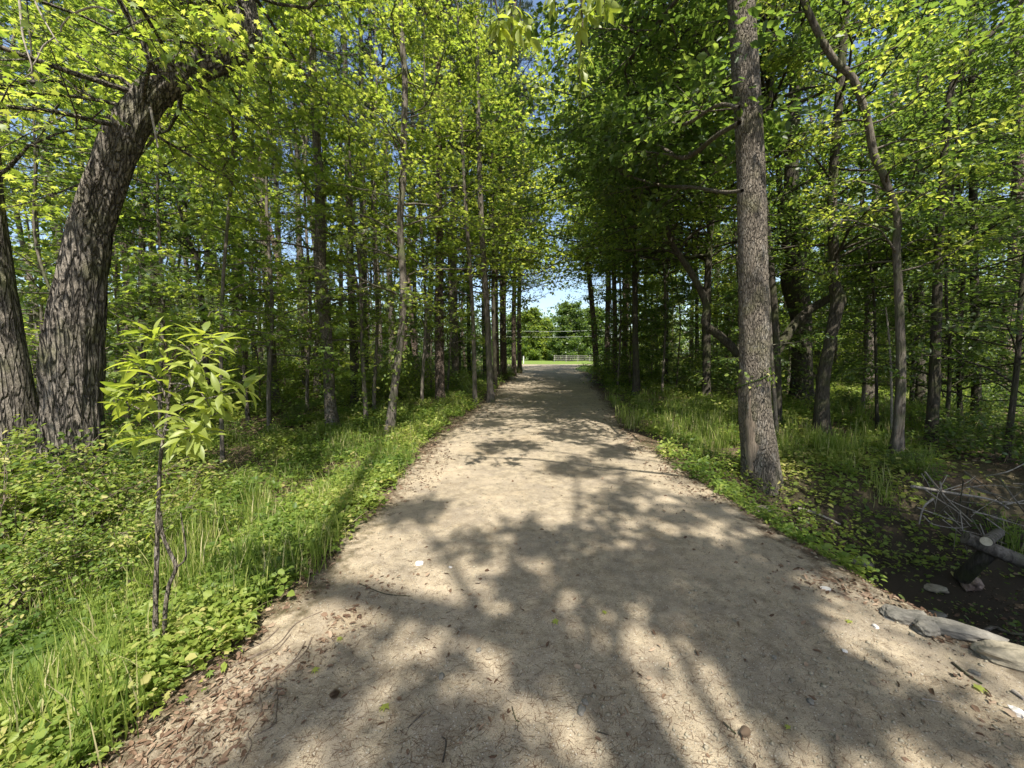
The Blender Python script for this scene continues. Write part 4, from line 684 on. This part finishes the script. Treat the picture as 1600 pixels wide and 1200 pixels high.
def near_label(kd, x, y, fall):
    px = 800+F*x/(y*cp+CAM_H*sp); order = sorted(REFS, key=lambda r: abs(r[0]-px)); dw = 'close' if y < 13 else ('well' if y < 19 else 'far')
    if y > 27 or px < -60 or px > 1660: return fall
    for k in (0, 1):
        r = order[k]; sd_ = 'left' if px < r[0] else 'right'
        gap = 'just' if abs(r[0]-px) < 18 else 'a little'; lab = f'{kd} {dw} behind and {gap} {sd_} of {r[1]}'
        if lab not in seen_labels: seen_labels.add(lab); return lab
    return fall
def put(i, x, y, label, group, sc):
    loc = (x, y, float(gh(x, y)))
    if not used[i]: o = PR[i]; used[i] = True; o.location = loc; o.rotation_euler = (0, 0, rr.uniform(0, 6.28)); o.scale = (sc,)*3; o['label'] = label; o['group'] = group
    else: o = dup(PR[i], loc, rr.uniform(0, 6.28), sc, label, group)
    o.name = 'pine_tree' if i > 3 else 'woodland_tree'; o['category'] = 'pine' if i > 3 else 'tree'; return o
def fill(n, xr, yr, side, mind):
    k = 0; tries = 0
    while k < n and tries < 20000:
        tries += 1; x = rr.uniform(*xr); y = rr.uniform(*yr)
        if abs(x) > y*1.42+1.5: continue
        if side < 0 and x > min(np.interp(y, ED, EL)-1.6, .005*y): continue
        if side > 0 and x < max(np.interp(y, ED, ER)+1.6, .24*y): continue
        if any((x-a)**2+(y-b)**2 < mind**2 for a, b in taken): continue
        taken.append((x, y)); i = rr.choices(range(6), [1.5, 1.5, .8, .8, 6, 5] if side < 0 else [4, 3, 2, 2, 1.4, 1.2])[0]
        far = 'far back in' if y > 26 else 'in the middle of'
        sd_ = 'left' if side < 0 else 'right'; kd = 'slim pine trunk' if i > 3 else ('yellow-green leafy tree' if i < 2 else 'dark green leafy tree')
        put(i, x, y, near_label(kd, x, y, f'{kd} {far} the {sd_} wood, one of many alike'), f'{kd}s {far} the {sd_} wood', rr.uniform(.8, 1.15)); k += 1
fill(48, (-24, -2), (10.5, 26), -1, 2.0); fill(52, (-48, 0), (26, 58), -1, 2.6)
fill(34, (5, 28), (11, 26), 1, 2.2); fill(40, (8, 50), (26, 50), 1, 2.9)
# --- shrubs
def shrub_proto(seed, h, w_, nc, lm, ls, nlf, barkm='twig', tm=T_OVAL):
    rng = np.random.default_rng(seed); root = thing('shrub', 'x', 'shrub', (0, 0, 0)); wood, lf = Wood(), Acc()
    a = rng.uniform(0, 6.28, nc); e = rng.uniform(.5, 1.4, nc); B0 = np.stack([rng.normal(0, w_*.25, nc), rng.normal(0, w_*.25, nc), np.full(nc, -.03)], -1)
    spray(rng, wood, lf, B0, np.stack([np.cos(a)*np.cos(e), np.sin(a)*np.cos(e), np.sin(e)], -1), h*rng.uniform(.6, 1.2, nc), np.full(nc, .0045), droop=.35, ntw=12, nlf=nlf, tm=tm, ls=ls, s0=.12, twl=.35, wob=.12, flat=.8)
    wood.build('stems', M[barkm], root, smooth=True); lf.build('foliage', M[lm], root); return root
SP = [shrub_proto(1, 1.2, .5, 22, 'herb', .042, 20), shrub_proto(2, 1.5, .7, 18, 'shade_green', .075, 9), shrub_proto(3, 1.1, .6, 16, 'herb', .06, 9), shrub_proto(4, 2.4, .9, 22, 'lit_green', .1, 9, tm=T_FAR), shrub_proto(5, 2.8, 1.0, 24, 'shade_green', .11, 9, tm=T_FAR)]
su = [False]*5
def shrub(i, x, y, label, sc=1, group=None):
    loc = (x, y, float(gh(x, y)))
    if not su[i]: o = SP[i]; su[i] = True; o.location = loc; o.scale = (sc,)*3; o['label'] = label
    else: o = dup(SP[i], loc, rr.uniform(0, 6.28), sc, label)
    if group: o['group'] = group
    return o
for (i, px, py, sc, lab) in [(0, 45, 880, 1.3, 'small-leaved bramble in front of the huge leaning trunk'), (0, 105, 930, .8, 'low bramble at the foot of the huge leaning trunk, nearer the viewer'), (0, -20, 850, 1.4, 'tangle of small-leaved stems at the far left edge'),
                             (0, 130, 850, 1.0, 'bramble against the right foot of the huge leaning trunk'), (1, 10, 790, .9, 'dark shrub between the two big trunks at the left edge'), (1, 215, 740, .55, 'dark low shrub behind the stem of the leafy foreground sapling'), (2, 320, 690, .6, 'green shrub right of the huge leaning trunk, behind the leafy sapling'), (1, 470, 655, .5, 'small shrub between the grey sunlit trunk and the flared trunk'),
                             (2, 700, 640, .6, 'shrub between the wavy vine-wrapped trunk and the left road edge'), (1, 735, 618, .7, 'dark shrub beside the smooth roadside pole trunk'), (2, 650, 640, .55, 'light green shrub right behind the foot of the wavy trunk'), (3, 790, 592, .45, 'bush at the feet of the dark roadside pines on the left'),
                             (2, 808, 583, .8, 'bush under the last pine before the sunny opening'), (3, 1030, 600, .5, 'bright bush behind the grass on the right, left of the forked tree'), (1, 950, 600, .6, 'dark bush at the foot of the close pine pair'), (2, 1225, 720, .35, 'little plant at the right foot of the thick grey trunk'),
                             (1, 1330, 640, .6, 'shady shrub between the knotty trunk and the thin stem'), (1, 1480, 690, .8, 'shady shrub behind the pile of dead branches'), (1, 1560, 720, .85, 'shady shrub behind the fallen log at the right edge'), (2, 1515, 665, .7, 'greenish shrub above the pile of dead branches'),
                             (4, 1500, 640, .6, 'tall dark bush in the shade at the right'), (4, 1590, 660, .7, 'tall dark bush cut off by the right edge'), (1, 1410, 735, .35, 'small plant at the foot of the crooked brown trunk')]:
    g = G(px, py); shrub(i, g[0], g[1], lab, sc)
k = 0
while k < 105:
    x, y = rr.uniform(-40, 42), rr.uniform(10, 52)
    if abs(x) > 1.4*y or (x < 0 and x > min(np.interp(y, ED, EL)-1.3, 0)) or (x >= 0 and x < max(np.interp(y, ED, ER)+1.2, .235*y)): continue
    sd_ = 'left' if x < 0 else 'right'; i = rr.choice([2, 3, 3, 4, 4, 3]); kd = {1: 'dark low bush', 2: 'green low bush', 3: 'bright tall bush', 4: 'dark tall bush'}[i]
    shrub(i, x, y, near_label(kd, x, y, f'{kd} in the {sd_} wood undergrowth, one of many alike'), rr.uniform(.6, 1.1), f'{kd}es in the {sd_} wood undergrowth'); k += 1
SA = [proto('leafy', 11, 4.6, 'lit_green', 'twig', .35, 34, 1.5, .1, r0=.025, nlf=11, ntw=9), proto('leafy', 12, 5.6, 'shade_green', 'twig', .5, 36, 1.7, .105, r0=.03, nlf=11, ntw=9), proto('leafy', 13, 3.4, 'lit_green', 'twig', .25, 28, 1.2, .085, r0=.02, nlf=11, ntw=9)]
sa_used = [False]*3
def saplings(n, side, yr):
    k = 0
    while k < n:
        y = yr[0]+(yr[1]-yr[0])*rr.random()**1.2; x = side*rr.uniform(2, 1.38*y+1)
        if (side < 0 and x > min(np.interp(y, ED, EL)-(1.5 if y > 11 else 2.4), 0)) or (side > 0 and x < max(np.interp(y, ED, ER)+(1.3 if y > 14 else 3.2), .235*y)): continue
        i = rr.choice([0, 0, 1, 2]) if side < 0 else rr.choice([1, 0, 0, 2]); kd = ['bright green leafy sapling', 'taller dark green sapling', 'small bright sapling'][i]; sd_ = 'left' if side < 0 else 'right'; fb = 'far back in' if y > 20 else 'among the nearer trunks of'
        lab = f'{kd} {fb} the {sd_} wood, one of many alike'; lab = near_label(kd, x, y, lab); loc = (x, y, float(gh(x, y))); gp = f'{kd}s {fb} the {sd_} wood'
        if not sa_used[i]: o = SA[i]; sa_used[i] = True; o.location = loc; o['label'] = lab; o['group'] = gp
        else: o = dup(SA[i], loc, rr.uniform(0, 6.28), rr.uniform(.7, 1.15), lab, gp)
        o.name = 'sapling'; o['category'] = 'sapling'; k += 1
saplings(48, -1, (7.5, 34)); saplings(44, 1, (15, 38))
# --- far-off wood that reads as one mass
rng = np.random.default_rng(77); lf = Acc()
def mass(n, xr, yr, hmax, ls):
    x = rng.uniform(*xr, n); y = rng.uniform(*yr, n); top = hmax*(.45+.8*fbm(x, y, .13, 61)); z = rng.uniform(0, 1, n)*top
    k = (vn(np.stack([x*.35, y*.35, z*.45], -1), 63) > .33) & ~((x > -.02*y-1) & (x < .26*y+4) & (y < 84)); x, y, z = x[k], y[k], z[k]; m = len(x)
    leaves(lf, T_FAR, np.stack([x, y, z+gh(x, y)], -1), rng.normal(0, 1, (m, 3)), UP+rng.normal(0, .7, (m, 3)), ls*rng.uniform(.6, 1.4, m), np.clip(vn(np.stack([x*.2, y*.2, z*.3], -1), 65)+rng.normal(0, .15, m), 0, 1))
mass(34000, (-95, 0), (60, 72), 11, .45); mass(26000, (12, 100), (58, 72), 11, .45); mass(12000, (-80, -48), (20, 60), 11, .45); mass(12000, (50, 80), (20, 60), 11, .45); mass(30000, (-40, 90), (100, 112), 13, .6)
tag(lf.build('far_wood', M['shade_green']), 'hazy far-off woodland seen as one green mass behind all the trees', 'woodland', kind='stuff')
# --- trees across the sunny field
def broad(px, top, hw, Y, lm, label, seed, kindp='leafy'):
    rng = np.random.default_rng(seed); x = at(px, 552, Y)[0]; H = at(px, top, Y)[2]; W = hw/F*Y; b = np.array([x, Y, float(gh(x, Y))]); root = thing('field_tree', label, 'tree', b); wood, lf = Wood(), Acc()
    P, R = fit_trunk(rng, [b-UP*.3, b+UP*H*.3, b+np.array([.3, 0, H*.6]), b+np.array([0, 0, H*.93])], .3, .05, 20); crown_on(rng, wood, lf, P, R, H*.1, H*.97, 110, W*1.05, el=(-.2, .6), taper=.45, tm=T_FAR, ls=.42, nlf=15, ntw=13, twl=.3, segs=3, flat=.8, jit=.8)
    tubes(wood, P, R, 6); wood.build('trunk', M['bark_dark'], root, b, smooth=True); lf.build('crown', M[lm], root, b)
broad(828, 482, 22, 86, 'lit_green', 'pale sunlit tree across the field, just right of the last roadside pine', 301)
broad(850, 497, 18, 90, 'lit_green', 'smaller yellow-green round tree across the field, second from the left', 302)
broad(889, 470, 34, 82, 'shade_green', 'large dark spreading tree across the field behind the rail fence', 303)
broad(926, 478, 26, 88, 'shade_green', 'dark tree across the field at the right end of the opening', 304)
broad(805, 490, 24, 92, 'shade_green', 'dark tree across the field mostly behind the last roadside pine', 305)
# --- fence, post, cables
fx0 = at(866, 560, 72)[0]; root = thing('rail_fence', 'weathered grey rail fence along the far side of the sunny field', 'fence', (fx0, 72, 0))
def bar(acc, p, q, r, seg=6): tubes(acc, spline([p, (np.array(p)+np.array(q))/2, q], 5), np.full(5, r), seg, cap=True)
for k in range(9):
    a = Acc(); bar(a, (k*2.2, 0, -.2), (k*2.2+.03, 0, 1.25), .085); a.build('post', M['fence'], root, smooth=False)
for z in (.35, .72, 1.08):
    a = Acc(); bar(a, (-.1, -.08, z), (17.7, -.08, z+.02), .05); a.build('rail', M['fence'], root)
g0 = at(818, 560, 60); a = Acc(); bar(a, (g0[0], 60, -.2), (g0[0], 60, 1.1), .09, 8); bar(a, (g0[0], 60, 1.1), (g0[0], 60, 1.16), .12, 8); tag(a.build('marker_post', M['wire'], None, (g0[0], 60, 0)), 'short white post at the left side of the road opening', 'post')
for z_, lab in ((517, 'upper thin cable strung across the field opening'), (526, 'lower thin cable strung across the field opening')):
    p, q = at(780, z_, 70), at(980, z_-3, 70); a = Acc(); tubes(a, spline([p, (p+q)/2-UP*.25, q], 16), np.full(16, .012), 4); tag(a.build('overhead_cable', M['wire'], None, tuple(p)), lab, 'cable')
#@@NEAR
# ------------------------------------------------------------------ the leafy sapling in the foreground
rng = np.random.default_rng(42); g = G(243, 1025); Yd = g[1]
root = thing('broadleaf_sapling', 'young forked sapling with big bright yellow-green leaves at the front left', 'sapling', g)
def Q3(pts, Y0=Yd, dY=0): return [at(x_, y_, Y0+dY*k) for k, (x_, y_) in enumerate(pts)]
wd = Acc(); lf = Acc()
main = spline([g-UP*.05]+Q3([(243, 960), (245, 880), (247, 800), (251, 715), (258, 670), (264, 620), (268, 560)]), 40); tubes(wd, main, np.linspace(.0135, .004, 40)*(1+.12*np.sin(np.arange(40)*1.7)), 8)
g2 = G(256, 1018); sec = spline([g2-UP*.05]+Q3([(258, 960), (264, 915), (275, 887), (264, 860), (254, 835), (250, 800)], Yd-.02), 30); tubes(wd, sec, np.linspace(.011, .007, 30), 8)
tubes(wd, spline(Q3([(274, 888), (290, 872), (288, 840), (282, 800)], Yd-.02), 14), np.linspace(.006, .003, 14), 6)
tips = []
for pts in [[(256, 690), (230, 650), (205, 632), (178, 622)], [(258, 670), (275, 640), (300, 628), (345, 618), (372, 612)], [(262, 630), (250, 600), (225, 580), (215, 572)], [(264, 620), (290, 590), (318, 560), (340, 545)], [(266, 590), (262, 560), (258, 535), (240, 520)], [(268, 565), (290, 545), (310, 535), (322, 528)],
            [(258, 680), (248, 680), (235, 678), (215, 690)], [(262, 650), (285, 655), (300, 668), (296, 690)], [(252, 705), (262, 690), (275, 695), (280, 700)], [(264, 620), (300, 600), (335, 590), (370, 598)], [(262, 630), (245, 625), (228, 610), (205, 606)], [(266, 600), (285, 600), (312, 612), (330, 640)], [(268, 560), (280, 540), (295, 545), (310, 570)], [(258, 672), (290, 670), (330, 650), (352, 640)]]:
    dY = rng.uniform(-.12, .1); q = spline([at(x_, y_, Yd+dY*k/2) for k, (x_, y_) in enumerate(pts)], 12); tubes(wd, q, np.linspace(.005, .002, 12), 5)
    ii = [11, 11, 9, 7, 4] if rng.random() < .6 else [11, 10, 8, 6]
    for i_ in ii:
        d = nrm(q[min(i_, 11)]-q[i_-3]); whorls(rng, lf, [q[i_]+rng.normal(0, .02, 3)], [d*.7+UP*.5+rng.normal(0, .2, 3)], n=rng.integers(4, 7), ls=.105, droop=.08, v=.6, wd=.72)
for x_, y_ in ((243, 780), (240, 830), (244, 850), (262, 760)): whorls(rng, lf, [at(x_, y_, Yd)], [(rng.normal(), -.3, .2)], n=3, ls=.055, droop=.1)
wd.build('stem', M['bark_main'], root, g, smooth=True); lf.build('foliage', M['hick'], root, g)
# small five-leaved creepers at the road edge
for k, (px, py, n_, s_, lab) in enumerate([(84, 1091, 5, .085, 'five-leaved creeper with the longest leaves, lowest at the left'), (154, 1084, 5, .08, 'broad five-leaved creeper at the grass edge, right of the long-leaved one'), (119, 1116, 5, .075, 'five-leaved creeper nearest the bottom left of the picture'), (217, 1062, 4, .06, 'rounder-leaved little creeper at the foot of the leafy sapling'),
                                       (395, 978, 5, .045, 'small creeper sprig at the sunny road edge, alone'), (182, 1105, 5, .07, 'five-leaved creeper on the brown litter just right of the cluster'), (330, 962, 5, .05, 'small creeper in the shade left of the lone sprig'), (1330, 860, 5, .05, 'pale creeper sprig over the creek bank on the right'),
                                       (1322, 845, 5, .04, 'smaller creeper sprig at the top of the creek bank'), (1350, 895, 5, .045, 'creeper sprig hanging lower on the creek bank'), (1145, 768, 5, .05, 'sunlit creeper at the foot of the thick grey trunk, road side'), (1250, 800, 5, .045, 'creeper by the short pale stick right of the road')]):
    g = G(px, py); root = thing('creeper_plant', lab, 'plant', g); wd, lf = Acc(), Acc()
    for q in range(4 if s_ > .06 else 3):
        top = g+np.array([rng.normal(0, s_*.9), rng.normal(0, s_*.8), rng.uniform(.06, .15)*s_/.06]); tubes(wd, spline([g-UP*.01, (g+top)/2+np.array([.01, .01, .01]), top], 6), np.full(6, .0016), 4)
        a = np.arange(n_)*6.283/n_+rng.uniform(0, 6); o = np.stack([np.cos(a), np.sin(a)-.25, np.full(n_, -.12)], -1); leaves(lf, T_BIG, np.repeat(top[None], n_, 0), o, UP+np.array([0, -.5, 0])+rng.normal(0, .15, (n_, 3)), s_*rng.uniform(.8, 1.2, n_), rng.uniform(.1, .7, n_), 1.5)
    wd.build('stem', M['twig'], root, g); lf.build('foliage', M['herb'], root, g)
# --- stones
import bmesh
def rock(px, py, sx, sy, sz, rot, m, label, name='rock', sink=.3, tilt=0, seed=1, group=None, dz=0):
    g = G(px, py); bm = bmesh.new(); bmesh.ops.create_icosphere(bm, subdivisions=4 if sx > .05 else 2, radius=1)
    co = np.array([v.co[:] for v in bm.verts]); co = np.sign(co)*np.abs(co)**.72; co = co*(1+.5*(vn(co*1.4+seed*7, seed)[:, None]-.5)+.24*(vn(co*3.3+seed, seed+3)[:, None]-.5)+.09*(vn(co*9+seed, seed+4)[:, None]-.5))
    co = co*np.array([sx, sy, sz]); c, s = math.cos(tilt), math.sin(tilt); x_, z_ = co[:, 0]*c-co[:, 2]*s, co[:, 0]*s+co[:, 2]*c; co[:, 0], co[:, 2] = x_, z_
    c, s = math.cos(rot), math.sin(rot); x_, y_ = co[:, 0]*c-co[:, 1]*s, co[:, 0]*s+co[:, 1]*c
    for v, a_, b_, c_ in zip(bm.verts, x_, y_, co[:, 2]): v.co = (a_, b_, c_+sz*(1-2*sink)+dz)
    me = bpy.data.meshes.new(name); bm.to_mesh(me); bm.free(); me.materials.append(M[m])
    o = bpy.data.objects.new(name, me); C.objects.link(o); o.location = tuple(g); tag(o, label, 'stone' if sx < .05 else 'rock', group); return o
rock(1484, 988, .19, .06, .04, -.62, 'rock', 'long grey slab lying along the road edge above the creek', seed=2, tilt=.05, sink=.3)
rock(1588, 1036, .15, .085, .06, -.6, 'rock_tan', 'large rounded tan rock half buried at the right road edge', seed=3, sink=.4)
rock(1447, 986, .07, .05, .035, .3, 'rock', 'angular grey rock tucked behind the long slab', seed=4, sink=.2)
rock(1548, 988, .13, .07, .03, -.3, 'quartz', 'flat pale stone in the creek beside the curved root', seed=5)
rock(1588, 1010, .12, .05, .10, -.7, 'rock_red', 'reddish rock standing on edge at the right border', seed=6, tilt=.4)
rock(1462, 921, .11, .07, .03, .1, 'rock_tan', 'flat tan stone in the middle of the dark creek bed', seed=7)
rock(1513, 912, .14, .09, .08, .6, 'rock_red', 'lumpy brown rock below the fallen log', seed=8)
rock(1462, 947, .09, .05, .02, -.2, 'rock', 'thin flat stone just below the tan one in the creek bed', seed=9)
rock(1418, 968, .11, .07, .035, -.4, 'rock', 'dull grey rock at the left end of the long slab', seed=10)
rock(1192, 798, .11, .06, .05, -.35, 'rock_tan', 'pale boulder set in the road edge below the thick grey trunk', seed=11, sink=.4)
rock(1335, 885, .15, .07, .04, -.75, 'rock', 'long grey rock half buried in the creek bank', seed=12, sink=.4)
rock(1290, 921, .03, .018, .01, -.4, 'quartz', 'small white stone on the right road edge above the bank', seed=13, name='stone')
for k, (px, py, s_, m_, lab) in enumerate([(655, 882, .03, 'quartz', 'flat cream stone on the sunny left part of the road'), (908, 1112, .022, 'rock', 'larger of two grey stones together near the bottom middle'), (914, 1098, .016, 'rock', 'smaller of two grey stones together near the bottom middle'), (704, 887, .013, 'quartz', 'tiny white stone right of the flat cream stone'),
                                         (1266, 1097, .017, 'rock', 'grey pebble on the right half of the road, in sunlight'), (1523, 1053, .02, 'rock', 'grey pebble below the rounded tan rock'), (870, 848, .013, 'rock', 'dark pebble in the sun at the middle of the road'), (748, 1017, .016, 'rock', 'grey pebble in the forked shadow'), (1368, 980, .017, 'quartz', 'pale pebble near the right road edge'),
                                         (1590, 1115, .03, 'quartz', 'bluish white stone at the right border of the road'), (1210, 1028, .014, 'rock', 'pebble between the shadow patches on the right'), (690, 1058, .02, 'rock', 'flat grey stone sunk in the road left of the middle'), (1320, 1018, .013, 'quartz', 'little cream pebble in the brightest sunny patch')]):
    rock(px, py, s_, s_*.75, s_*.6, k, m_, lab, name='stone', seed=20+k, sink=.3)
# --- fallen wood
def stick(pts, r0, r1, m, name, label, cat, group=None, Y=None, lift=0, n=16, cap=True, segs=6, parent=None, amp=.05):
    P = [G(a, b)+UP*(r0*.8+lift) if Y is None else at(a, b, Y if np.isscalar(Y) else Y[k]) for k, (a, b) in enumerate(pts)]
    Q = spline(P, n); a = Acc(); tubes(a, Q, np.linspace(r0, r1, n), segs, bark_mod(int(pts[0][0]), amp, 3, 0), cap=cap); b = Q[0] if parent is None else np.array(parent.location)
    o = a.build(name, M[m], parent, b, smooth=segs > 6)
    if parent is None: tag(o, label, cat, group)
    return o
for pts, lab in [([(451, 997), (402, 1032), (353, 1105), (315, 1151), (290, 1196)], 'longest dark root running down the left road slope to the bottom'), ([(490, 1004), (451, 1046), (406, 1105), (388, 1144), (381, 1182)], 'dark root curving down right of the longest one'),
                 ([(413, 1021), (336, 1063), (273, 1116), (224, 1130)], 'dark root trailing left towards the grass edge'), ([(427, 1056), (395, 1067), (406, 1084), (402, 1098)], 'short hooked root loop on the left slope'), ([(367, 1056), (297, 1095), (245, 1116)], 'straight thin root left of the longest one'), ([(500, 960), (440, 1000), (372, 1040), (330, 1064)], 'thin root along the shaded top of the left slope'), ([(470, 1010), (430, 1060), (420, 1110), (400, 1160)], 'wavy root right of the longest one, near the bottom'), ([(350, 1020), (300, 1062), (262, 1085)], 'short root at the edge of the herbs on the left slope'), ([(440, 985), (380, 1012), (330, 1040), (290, 1075)], 'thin root just below the lone creeper sprig')]:
    rw = np.random.default_rng(int(pts[0][0])); w_ = [(a+rw.normal(0, 5), b+rw.normal(0, 5)) for a, b in pts]; pts = [q for k in range(len(w_)-1) for q in (w_[k], ((w_[k][0]+w_[k+1][0])/2+rw.normal(0, 6), (w_[k][1]+w_[k+1][1])/2+rw.normal(0, 4)))]+[w_[-1]]
    stick(pts, .0036, .0016, 'twig', 'root', lab, 'root', 'bare roots on the left road slope', n=40)
for pts, r, m, lab in [([(1488, 1037), (1510, 1055), (1534, 1070)], .007, 'bark_dark', 'dark straight stick on the right road edge'), ([(1245, 803), (1275, 812), (1312, 829)], .022, 'deadwood', 'short pale rotting stick lying in green plants right of the road'),
                       ([(1524, 979), (1550, 975), (1580, 984), (1625, 990)], .022, 'bark', 'curved grey root crossing the creek bed'), ([(1583, 1082), (1600, 1095)], .01, 'deadwood', 'stubby stick at the right border of the road'), ([(692, 1192), (697, 1160), (690, 1152)], .004, 'bark_dark', 'small forked twig at the bottom of the road'),
                       ([(637, 1138), (664, 1112)], .003, 'bark', 'straight twig on the sunny lower left of the road'), ([(1440, 1092), (1472, 1098)], .003, 'deadwood', 'pale thin twig on the right half of the road'), ([(1130, 1130), (1150, 1148)], .005, 'bark_dark', 'dark bark chip in the middle of the road'),
                       ([(930, 1143), (951, 1149)], .003, 'bark_dark', 'short dark twig right of the two grey stones'), ([(560, 912), (600, 928), (640, 932)], .004, 'bark_dark', 'thin curved twig where the narrow shadow meets the road'), ([(800, 1105), (806, 1125), (812, 1128)], .003, 'bark_dark', 'tiny twig left of the two grey stones'),
                       ([(150, 1020), (190, 1030), (240, 1040)], .008, 'deadwood', 'pale stick lying in the litter behind the foot of the leafy sapling'), ([(0, 985), (60, 975), (130, 1000)], .008, 'deadwood', 'pale stick in the undergrowth at the far left')]:
    stick(pts, r, r*.6, m, 'stick' if r > .006 else 'twig', lab, 'stick', n=10)
root = thing('fallen_log', 'dark fallen log with a bright sawn stub, propped over the creek at the right edge', 'log', at(1550, 870, 3.7))
stick([(1508, 840), (1540, 854), (1580, 870), (1640, 895)], .062, .066, 'bark', 'log', None, None, Y=[3.85, 3.78, 3.7, 3.6], n=24, segs=20, parent=root, amp=.16)
stick([(1556, 856), (1535, 872), (1503, 903)], .06, .068, 'bark_dark', 'prop', None, None, Y=[3.8, 3.85, 4.05], n=16, segs=16, parent=root)
stick([(1560, 832), (1541, 846)], .043, .045, 'bark', 'stub', None, None, Y=[3.95, 3.66], n=10, segs=18, parent=root)
p0, p1 = at(1560, 832, 3.95), at(1541, 846, 3.66); d = nrm(p1-p0); a = Acc(); q = p1+d*.002; x_ = nrm(np.cross(d, UP)); y_ = np.cross(x_, d); an = np.arange(20)/20*6.283
V = [q]+[q+(math.cos(t_)*x_+math.sin(t_)*y_)*.042 for t_ in an]; a.add(V, [[0, 1+k, 1+(k+1) % 20] for k in range(20)]); a.build('sawn_end', M['cut'], root, np.array(root.location))
for k, (pts, r, Yd, lab) in enumerate([([(1469, 753), (1475, 775), (1502, 790), (1545, 806), (1583, 817)], .010, 5.0, 'long pale branch arching right through the brush pile'), ([(1434, 793), (1469, 806), (1508, 819)], .008, 4.9, 'straight pale branch at the left of the brush pile'), ([(1443, 806), (1458, 819), (1491, 825), (1513, 823)], .008, 4.8, 'lowest bowed branch of the brush pile'),
                                   ([(1447, 766), (1469, 782), (1495, 799), (1517, 823)], .010, 4.95, 'bright branch slanting down to the right in the brush pile'), ([(1458, 779), (1443, 793), (1436, 819)], .016, 4.9, 'thick pale upright branch at the left end of the brush pile'), ([(1475, 766), (1508, 755), (1524, 744)], .007, 5.1, 'forked pale twig poking up right from the brush pile'),
                                   ([(1425, 760), (1491, 771), (1550, 781), (1576, 795)], .026, 5.3, 'thick bleached pole lying across the back of the brush pile'), ([(1569, 789), (1600, 782), (1630, 775)], .012, 5.2, 'branch running out to the right edge from the bleached pole'), ([(1473, 812), (1502, 834)], .007, 4.8, 'short bright branch at the front of the brush pile'),
                                   ([(1520, 800), (1550, 806), (1590, 819), (1620, 826)], .007, 4.9, 'thin branch just under the long arching one'), ([(1440, 740), (1452, 760), (1462, 790)], .006, 5.1, 'dark twig standing at the back of the brush pile'), ([(1500, 828), (1530, 835), (1572, 850)], .006, 4.7, 'thin branch pointing at the sawn stub'), ([(1480, 742), (1466, 770), (1460, 800)], .006, 5.0, 'bent pale twig crossing the middle of the brush pile')]):
    r *= .8; stick(pts, r, r*.5, 'deadwood', 'dead_branch', lab, 'branch', 'bleached dead branches in the brush pile', Y=Yd-.65, n=16)
rb = np.random.default_rng(8)
for k in range(26):
    x0 = rb.uniform(1435, 1600); y0 = rb.uniform(735, 835); an = rb.normal(.3, .7); L = rb.uniform(40, 110); Yk = rb.uniform(3.9, 4.9); rk = rb.uniform(.004, .011)
    stick([(x0, y0), (x0+math.cos(an)*L*.5, y0+math.sin(an)*L*.5+rb.normal(0, 6)), (x0+math.cos(an)*L, y0+math.sin(an)*L)], rk, rk*.5, 'bark' if k % 3 else 'deadwood', 'dead_branch', 'thin dead branch tangled in the back of the brush pile, one of many', 'branch', 'thin dead branches tangled in the brush pile', Y=[Yk, Yk+rb.normal(0, .15), Yk+rb.normal(0, .25)], n=8, segs=5)
# --- pine cones and green leaves dropped on the road
for (px, py, lab) in [(523, 1090, 'dark pine cone on the lower left of the road'), (1164, 1150, 'small brown pine cone at the right bottom of the road')]:
    g = G(px, py); n = 90; t_ = np.linspace(0, 1, n); a_ = np.arange(n)*2.4; r = .016*np.sin(np.pi*(.12+.85*t_)); lf = Acc(); ax = np.array([.9, .3, .05]); s1 = np.array([-.3, .9, 0]); o = np.cos(a_)[:, None]*s1+np.sin(a_)[:, None]*UP
    leaves(lf, T_OVAL, g+UP*.02+ax*((t_-.5)*.05)[:, None]+o*(r*.2)[:, None], o+ax*.35, ax+o*.2, r*1.0+.003, np.full(n, .75), 1.6); tag(lf.build('pine_cone', M['litter'], None, g), lab, 'pine cone')
for (px, py, s_, lab) in [(608, 1102, .05, 'bright green star-shaped leaf on the lower left of the road'), (873, 972, .045, 'green leaf in the shadow at the middle of the road'), (941, 959, .035, 'darker green leaf right of the mid-road one'), (527, 999, .035, 'green leaf at the top of the left slope'), (1235, 1143, .025, 'small yellow leaf on the lower right of the road'), (1520, 1076, .05, 'bright leaf on the litter at the right road edge'), (493, 1045, .04, 'green leaf caught on the left slope'), (1332, 976, .04, 'pale green leaf on the right road edge near the bank')]:
    g = G(px, py); lf = Acc(); leaves(lf, T_STAR, (g+UP*.012)[None], rng.normal(0, 1, (1, 3))*np.array([1, 1, .05]), (UP+rng.normal(0, .15, 3))[None], s_, np.array([.9]), 1.0); tag(lf.build('fallen_leaf', M['hick'], None, g), lab, 'leaf')
